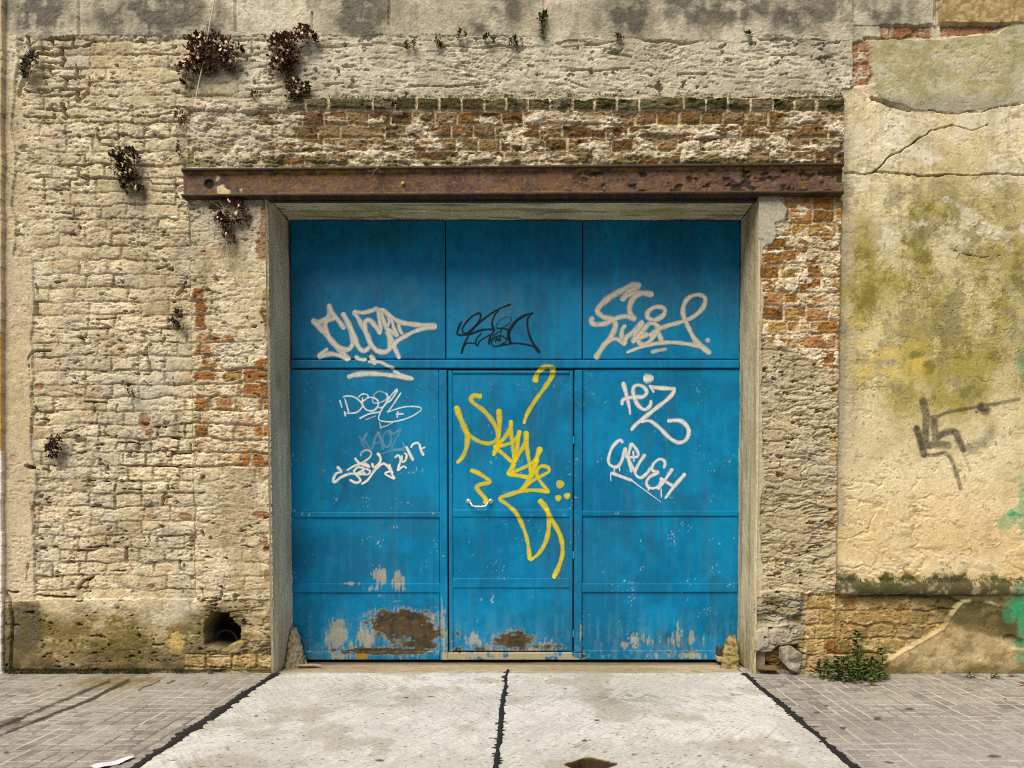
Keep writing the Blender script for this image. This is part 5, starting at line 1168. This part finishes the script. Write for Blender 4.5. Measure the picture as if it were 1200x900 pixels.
wall_plant('dry_tuft', 'grey withered tuft at the top left corner by the open joints', 'plant', [(36, 78, 9, 17)], 300, .022, [(0.10, 0.085, 0.065), (0.16, 0.14, 0.11), (0.06, 0.05, 0.04)], 410, 0, nst=10)
wall_plant('stonecrop_plant', 'tiny purple sprig on top of the brick band near its left end', 'plant', [(300, 114, 7, 5)], 80, .017, PURPLE, 411, 1, nst=2)
wall_plant('stonecrop_plant', 'tiny purple sprig on the mossy course right of the middle tuft', 'plant', [(469, 125, 7, 5)], 90, .017, PURPLE, 412, 1, nst=2, base_y=-.012)
for i, (cx, cy, rx, ry, n, lb) in enumerate([(637, 26, 5, 12, 150, 'tallest green sprig at the foot of the cement band, in a vertical joint'), (600, 46, 6, 6, 80, 'green sprig left of the tallest sprig on the upper wall'), (573, 43, 4, 6, 70, 'bright green sprig on the upper wall above the yellow scrawl'), (511, 47, 4, 9, 70, 'thin olive sprig on the upper wall above the black pen tag'), (482, 50, 4, 8, 60, 'dull olive sprig, leftmost of the row on the upper wall'), (541, 42, 4, 8, 50, 'brownish sprig between two green sprigs on the upper wall'), (725, 40, 4, 6, 50, 'dark sprig on the upper wall right of the tallest sprig'), (877, 42, 3, 4, 30, 'smallest green sprig on the upper wall, far along the cement band')]):
    wall_plant('wall_sprig', lb, 'plant', [(cx, cy, rx * 1.25, ry * 1.15)], int(n * 1.7), .021, GREEN if i in (0, 1, 2, 7) else OLIVE[:2] + [(0.10, 0.10, 0.04)], 420 + i, 0, nst=3, thick=.03, base_y=.022, elong=2.2, stem_len=.04)
# twig on the beam
tw = empty('dry_twig', at(437, 195, -.05)); tag(tw, 'dry brown twig lying over the top edge of the rusty beam', 'twig')
V = np.zeros((0, 3), F); Q = []
for pts in [[(449, 184), (447, 192), (440, 199), (436, 206)], [(447, 192), (444, 198), (447, 203)], [(440, 199), (434, 201), (431, 200)], [(444, 196), (438, 203), (437, 208)]]:
    pp = [at(a, b, -.066 - .006 * i) for i, (a, b) in enumerate(pts)]; v, q = tube(smooth_pts(pp, 4), .0028, 5); Q += [tuple(k + len(V) for k in f) for f in q]; V = np.concatenate([V, v])
link('twig_stems', poly_mesh('twig_stems', V - np.array(tw.location, F), Q), flat_mat('dry_wood', (0.16, 0.11, 0.07)), tw)
# cord
cp = [at(256, -60, -.015), at(251, 0, -.015), at(247, 22, -.02), at(243, 45, -.03), at(238, 74, -.012), at(233, 97, -.012), at(229, 119, -.012)]
v, q = tube(smooth_pts(cp, 8), .0042, 7); cd = link('hanging_cord', poly_mesh('hanging_cord', v, q), M_CORD); tag(cd, 'thin pale cord hanging down the wall over the purple stonecrop', 'cord')
# ---- weed at the foot of the right wall
def weed(name, label, spots, seed, ls=.72, group='weeds along the foot of the wall'):
    """rosettes and upright shoots of toothed leaves; spots: (px, py_base, height px, spread px, n)"""
    r = np.random.default_rng(seed); c0 = at_ground(spots[0][0], spots[0][1]); root = empty(name, c0); tag(root, label, 'weed', group)
    V = []; Q = []; Cc = []; SV = np.zeros((0, 3), F); SQ = []
    for (px, pyb, hp_, sp, n) in spots:
        b = np.array(at_ground(px, pyb)); h = hp_ * .0062; spx = sp * .0062
        for i in range(n):
            t = r.random(); ang_ = r.uniform(0, 2 * math.pi); rad = spx * (1 - .75 * t) * math.sqrt(r.random())
            p = b + np.array((rad * math.cos(ang_), -abs(rad * math.sin(ang_)) * .7 - .01, h * t + .006))
            d = np.array((math.cos(ang_) * .8, -.5 + .3 * math.sin(ang_), r.uniform(-.2, .5))); d /= np.linalg.norm(d)
            s_ = np.cross(d, (0, 0, 1)) + r.normal(0, .25, 3); s_ /= np.linalg.norm(s_); nn = np.cross(s_, d)
            L = ls * r.uniform(.030, .062); W = L * .36; base = len(V)
            out = []
            for u, w in ((0, .12), (.2, .8), (.3, .6), (.45, 1), (.55, .7), (.7, .75), (.8, .45), (1, .05)):
                mid = p + d * L * u + nn * L * .25 * math.sin(u * 2.6) 
                out.append((mid - s_ * W * w - nn * W * .25 * w, mid, mid + s_ * W * w - nn * W * .25 * w))
            c = np.array(GREEN[r.integers(len(GREEN))]) * r.uniform(.55, 1.2)
            for a_, m_, c_2 in out: V += [tuple(a_), tuple(m_), tuple(c_2)]; Cc += [c, c * 1.25, c]
            for k in range(len(out) - 1):
                q0 = base + k * 3; Q += [(q0, q0 + 1, q0 + 4, q0 + 3), (q0 + 1, q0 + 2, q0 + 5, q0 + 4)]
        for i in range(max(2, n // 14)):
            e = b + np.array((r.normal(0, spx * .35), -.02 - r.random() * .04, h * r.uniform(.5, 1)))
            v, q = tube([tuple(b + np.array((r.normal(0, .01), -.01, 0))), tuple((b + e) / 2 + np.array((0, -.012, .01))), tuple(e)], [.003, .0025, .0015], 5, False); SQ += [tuple(k + len(SV) for k in f) for f in q]; SV = np.concatenate([SV, v])
    inv = np.array(c0, F)
    Q = Q + [tuple(k + len(V) for k in f) for f in SQ]; VV = np.concatenate([np.array(V, F), SV]); CC = np.concatenate([np.array(Cc, F), np.repeat(V3((0.07, 0.09, 0.03))[None], len(SV), 0)])
    link('foliage', raw_mesh('foliage', VV - inv, Q, CC), M_LEAF, root)
    return root
weed('green_weed', 'bushy green weed with an upright shoot at the foot of the broken plinth', [(1003, 795, 54, 7, 130), (985, 795, 25, 24, 220), (1018, 795, 22, 22, 180), (962, 793, 20, 14, 110), (1030, 793, 34, 8, 70), (1000, 796, 11, 34, 180)], 501)
weed('green_weed', 'small green weed tuft on the pavement edge, nearer the bushy weed', [(1135, 793.5, 4, 7, 40)], 502, .35); weed('green_weed', 'small green weed tuft on the pavement edge, farther from the bushy weed', [(1162, 794, 4, 8, 44)], 503, .35)
# moss fringe along the left base and on the ledge
def moss(name, label, pl, n, seed, yoff, hgt, spread):
    r = np.random.default_rng(seed); V = []; Q = []; Cc = []; P = np.array(pl, float)
    seg = np.hypot(*np.diff(P, axis=0).T); L = np.concatenate([[0], np.cumsum(seg)])
    for i in range(n):
        s = r.random() * L[-1]
        if vn(np.array([s / 14.0]), np.array([seed * 1.3]), 3)[0] < r.uniform(.30, .75): continue
        a = np.interp(s, L, P[:, 0]); b = np.interp(s, L, P[:, 1]) + r.normal(0, spread)
        x, y, z = at(a, b, yoff); z = max(z, .004); y -= r.random() * .018; h = hgt * r.uniform(.4, 1.3); w = h * .45; th = r.uniform(0, 3.14); base = len(V)
        dx, dy = w * math.cos(th), w * math.sin(th); lx, ly = r.normal(0, h * .5), -abs(r.normal(0, h * .5))
        V += [(x - dx, y - dy, z - .003), (x + dx, y + dy, z - .003), (x + lx + dx * .3, y + ly, z + h), (x + lx - dx * .6, y + ly, z + h * .8)]; Q.append((base, base + 1, base + 2, base + 3))
        Cc += [np.array(((0.05, 0.06, 0.012), (0.085, 0.085, 0.018), (0.035, 0.04, 0.01), (0.11, 0.10, 0.025))[r.integers(4)])] * 4
    o = link(name, raw_mesh(name, V, Q, np.array(Cc, F), smooth=False), M_LEAF); tag(o, label, 'moss', kind='stuff')
moss('moss', 'green moss fringe along the foot of the mossy brick plinth', [(12, 789), (120, 788), (250, 788)], 3200, 511, .006, .009, 2.2)
moss('moss', 'dark moss on the ledge of the plastered wall', [(984, 682), (1080, 681), (1210, 680)], 1800, 512, .012, .007, 2.2)
moss('moss', 'olive moss along the top of the brick band', [(330, 116), (600, 114), (985, 111)], 1800, 513, .004, .007, 1.8)
# ---- stones, kerb guards, block
def rock(name, label, cat, c, size, seed, col, mat=None, group=None, rot=(0, 0, 0), rough_=.25):
    bm = bmesh.new(); bmesh.ops.create_icosphere(bm, subdivisions=5, radius=1.0); r = np.random.default_rng(seed)
    pl = [(r.normal(0, 1, 3), r.uniform(.42, .7)) for _ in range(8)]
    for v in bm.verts:
        p = np.array(v.co)
        for d, k in pl:
            d = d / np.linalg.norm(d); s = p @ d
            if s > k: p = p - d * (s - k) * .97
        n = fbm(np.array([p[0] * 2.2 + seed]), np.array([p[1] * 2.2 + p[2] * 1.7]), 4, 7)[0] - .5
        v.co = Vector(p * (1 + n * rough_))
    o = bm_obj(name, bm, mat or flat_mat(name + '_stone', col, rough=.95, var=.4, scale=30, bump=.6), smooth=True)
    o.scale = size; o.location = c; o.rotation_euler = rot
    if label: tag(o, label, cat, group)
    return o
bm = bmesh.new(); pts = [at(a_, b_, 0) for a_, b_ in ((913, 758), (925, 756), (936, 764), (937, 775), (930, 786), (921, 782), (914, 773))]
c0 = np.mean(np.array(pts), 0)
fv = [bm.verts.new((p[0] - c0[0], -.045 - .018 * (i % 3), p[2] - c0[2])) for i, p in enumerate(pts)]; bv = [bm.verts.new((p[0] - c0[0], .02, p[2] - c0[2])) for p in pts]
bm.faces.new(fv); bm.faces.new(bv[::-1])
for i in range(len(pts)): j = (i + 1) % len(pts); bm.faces.new((fv[j], fv[i], bv[i], bv[j]))
bmesh.ops.recalc_face_normals(bm, faces=bm.faces); bmesh.ops.triangulate(bm, faces=bm.faces[:]); bmesh.ops.bevel(bm, geom=bm.edges[:], offset=.005, segments=2, affect='EDGES')
bmesh.ops.subdivide_edges(bm, edges=bm.edges[:], cuts=2, use_grid_fill=True)
for v in bm.verts:
    k_ = fbm(np.array([v.co.x * 40]), np.array([v.co.z * 40 + v.co.y * 25]), 3, 8)[0] - .5; v.co.y += k_ * .012; v.co.x += k_ * .006
st1 = bm_obj('loose_stone', bm, flat_mat('grey_stone', (0.27, 0.245, 0.19), rough=.95, var=.45, scale=34, bump=.7)); st1.location = c0; tag(st1, 'grey angular stone leaning in the broken foot of the right pilaster', 'stone')
x, y, z = at(903, 783, .0)
rock('loose_stone', 'low brown brick lump under the leaning grey stone', 'stone', (x, y - .0, z + .005), (.10, .045, .026), 602, (0.13, 0.085, 0.035), rot=(0, .03, 0))
def guard(name, label, pts, rad, seed, col):
    P = [Vector(p) for p in pts]; v, q = tube(smooth_pts(pts, 8), list(np.interp(np.linspace(0, 1, (len(pts) - 1) * 8 + 1), np.linspace(0, 1, len(rad)), rad)), 18)
    n = fbm(v[:, 0] / .05 + v[:, 1] / .06, v[:, 2] / .05, 4, seed); cc = v.mean(0); v = v + (n - .5)[:, None] * .055 * (v - cc) / np.linalg.norm(v - cc, axis=1)[:, None]
    b = fbm(v[:, 0] / .03 + v[:, 1] / .04, v[:, 2] / .04, 4, seed + 3)
    o = link(name, poly_mesh(name, v, q, np.clip(mix(V3(col[0])[None], V3(col[1])[None], ss(.3, .65, b)[:, None]), 0, 1)), M_WALL); tag(o, label, 'guard stone', 'guard stones in the gateway corners'); return o
xg, yg, _ = at_ground(858, 785)
def worn_stone(name, label, base, top, radii, seed, c0, c1, squash=1.0):
    """irregular tapering stone between two points"""
    n, m = 22, 28; V = []; Q = []
    b0, t0 = np.array(base, float), np.array(top, float)
    for i in range(n):
        u = i / (n - 1); r = np.interp(u, np.linspace(0, 1, len(radii)), radii); c = b0 + (t0 - b0) * u
        for k in range(m):
            th = 2 * math.pi * k / m
            rr = r * (1 + .16 * math.cos(3 * th + seed + u * 1.5) + .10 * math.cos(5 * th + 2 * seed))
            V.append((c[0] + rr * math.cos(th), c[1] + rr * math.sin(th) * squash, c[2] + .007 * math.sin(2 * th + seed) * u))
    V.append(tuple(t0 + np.array((0, 0, .004)))); top_i = len(V) - 1
    for i in range(n - 1):
        for k in range(m): Q.append((i * m + k, i * m + (k + 1) % m, (i + 1) * m + (k + 1) % m, (i + 1) * m + k))
    for k in range(m): Q.append(((n - 1) * m + k, (n - 1) * m + (k + 1) % m, top_i))
    V = np.array(V); g = fbm(V[:, 0] / .04 + V[:, 1] / .05 + seed, V[:, 2] / .04, 4, seed) - .5; g2 = fbm(V[:, 0] / .015 + V[:, 1] / .02, V[:, 2] / .015, 3, seed + 3)
    ctr = b0 + (t0 - b0) * np.clip((V[:, 2] - b0[2]) / (t0[2] - b0[2]), 0, 1)[:, None]; d = V - ctr; d[:, 2] = 0
    V = V + d * (g * .7 + (g2 - .5) * .25)[:, None]
    o = link(name, poly_mesh(name, V, Q, mix(V3(c0)[None], V3(c1)[None], ss(.3, .65, g2)[:, None])), M_WALL)
    return tag(o, label, 'guard stone', 'guard stones in the gateway corners')
worn_stone('guard_stone', 'leaning yellowish guard stone at the right foot of the blue gate', (xg + .006, .20, -.03), (xg + .066, .335, .215), [.062, .060, .052, .050, .040, .020], 8, (0.07, 0.055, 0.02), (0.30, 0.23, 0.09))
worn_stone('guard_stone', 'crumbling cement guard stone at the left foot of the blue gate', (JL + .055, .27, -.03), (JL + .022, .36, .27), [.085, .075, .060, .048, .036, .016], 5, (0.20, 0.16, 0.09), (0.48, 0.41, 0.27))
x0, _ = dxz(838, 770)
bm = bmesh.new(); box_bm(bm, x0, x0 + .085, DY - .075, DY - .012, .052, .125, .012); pv = bm_obj('pivot_block', bm, M_BLACKSTEEL); tag(pv, 'dark greasy pivot block beside the leaning guard stone', 'gate pivot')
bm = bmesh.new(); box_bm(bm, x0 - .004, x0 + .10, DY - .10, DY - .005, .012, .050, .008); o = bm_obj('pivot_base', bm, flat_mat('mortar_pad', (0.36, 0.30, 0.2)), pv)
# flat bits of broken mortar in the left corner
x, y, z = at_ground(365, 781)
rock('mortar_lump', 'flat broken mortar lump beside the crumbling cement guard stone', 'mortar', (x, y - .02, .016), (.11, .035, .012), 621, (0.42, 0.36, 0.26))
# ---- litter
a0 = at_ground(108, 901.5); a1_ = at_ground(157, 889)
d = Vector(a1_) - Vector(a0); pdir = Vector((-d.y, d.x, 0)).normalized()
V = []; Q = []; Cc = []; n = 60; m = 13
for i in range(n):
    u = i / (n - 1); w = .035 * (1 - .55 * u ** 2) * (0.6 + .4 * min(1, (1 - u) * 8))
    for k in range(m):
        q_ = k / (m - 1) - .5; p = Vector(a0) + d * u + pdir * (w * 2 * q_)
        V.append((p.x, p.y, .010 + .004 * math.sin(u * 9) + .003 * math.cos(q_ * 5)))
        dot = (math.sin(u * 48) * math.sin(q_ * 20 + (1.5 if int(u * 15) % 2 else 0))) > .45
        Cc.append((0.42, 0.22, 0.42) if dot else (0.78, 0.72, 0.78))
for i in range(n - 1):
    for k in range(m - 1): a = i * m + k; Q.append((a, a + m, a + m + 1, a + 1))
me = raw_mesh('paper_strip', V, Q, np.array(Cc, F)); ps = link('paper_strip', me, M_PAINT); tag(ps, 'torn white paper strip with pale purple dots lying on the pavement', 'litter')
md = ps.modifiers.new('thick', 'SOLIDIFY'); md.thickness = .0012
def leaf(px, py, L, W, rot, col, label, lift=.012):
    c = at_ground(px, py); V = []; Q = []
    for i in range(9):
        u = i / 8; w = W * math.sin(math.pi * min(1, u * .94 + .03)) ** .8
        for k in (-1, -.5, 0, .5, 1): V.append(((u - .5) * L, k * w, lift + .35 * w * abs(k) + .12 * L * (u - .5) ** 2 * 2))
    for i in range(8):
        for k in range(4): a = i * 5 + k; Q.append((a, a + 5, a + 6, a + 1))
    o = link('dry_leaf', poly_mesh('dry_leaf', V, Q), flat_mat('dry_leaf_skin', col, scale=80)); o.location = c; o.rotation_euler = (0, 0, rot); tag(o, label, 'leaf', 'fallen dry leaves'); md = o.modifiers.new('thick', 'SOLIDIFY'); md.thickness = .0008
leaf(699, 846, .036, .009, .1, (0.36, 0.20, 0.06), 'small orange dry leaf alone on the pale driveway')
leaf(1185, 793, .05, .022, .4, (0.17, 0.07, 0.035), 'curled red-brown leaf against the foot of the plastered wall', .02)
leaf(1199, 804, .05, .022, -.5, (0.18, 0.06, 0.03), 'red-brown leaf lying out on the tiled pavement', .018)

#--LIGHT--
# ================================================================== LIGHT
w = bpy.data.worlds.new('World'); sc.world = w; w.use_nodes = True
nt = w.node_tree; bg = nt.nodes['Background']; sky = nt.nodes.new('ShaderNodeTexSky'); sky.sky_type = 'NISHITA'; sky.sun_disc = False
EL, AZ = math.radians(56), math.radians(-32)          # sun high, in front of the wall and a little to the left
sd = Vector((math.sin(AZ) * math.cos(EL), -math.cos(AZ) * math.cos(EL), math.sin(EL)))
sky.sun_elevation = EL; sky.sun_rotation = math.atan2(sd.x, sd.y)
sky.air_density = 1.0; sky.dust_density = 4.0; sky.ozone_density = 0.6
nt.links.new(sky.outputs[0], bg.inputs[0]); bg.inputs[1].default_value = 0.06
sun = bpy.data.lights.new('sun', 'SUN'); so = bpy.data.objects.new('sun', sun); COL.objects.link(so)
sun.energy = 4.3; sun.angle = math.radians(46); sun.color = (1.0, 0.90, 0.72)
so.rotation_euler = (-sd).to_track_quat('-Z', 'Y').to_euler(); so.location = (0, -6, 9)
sc.view_settings.view_transform = 'Standard'; sc.view_settings.look = 'None'; sc.view_settings.gamma = 1; sc.view_settings.exposure = 0.20
sc.view_settings.use_curve_mapping = False
sc.cycles.use_denoising = False; sc.cycles.filter_width = 1.1; sc.cycles.max_bounces = 6
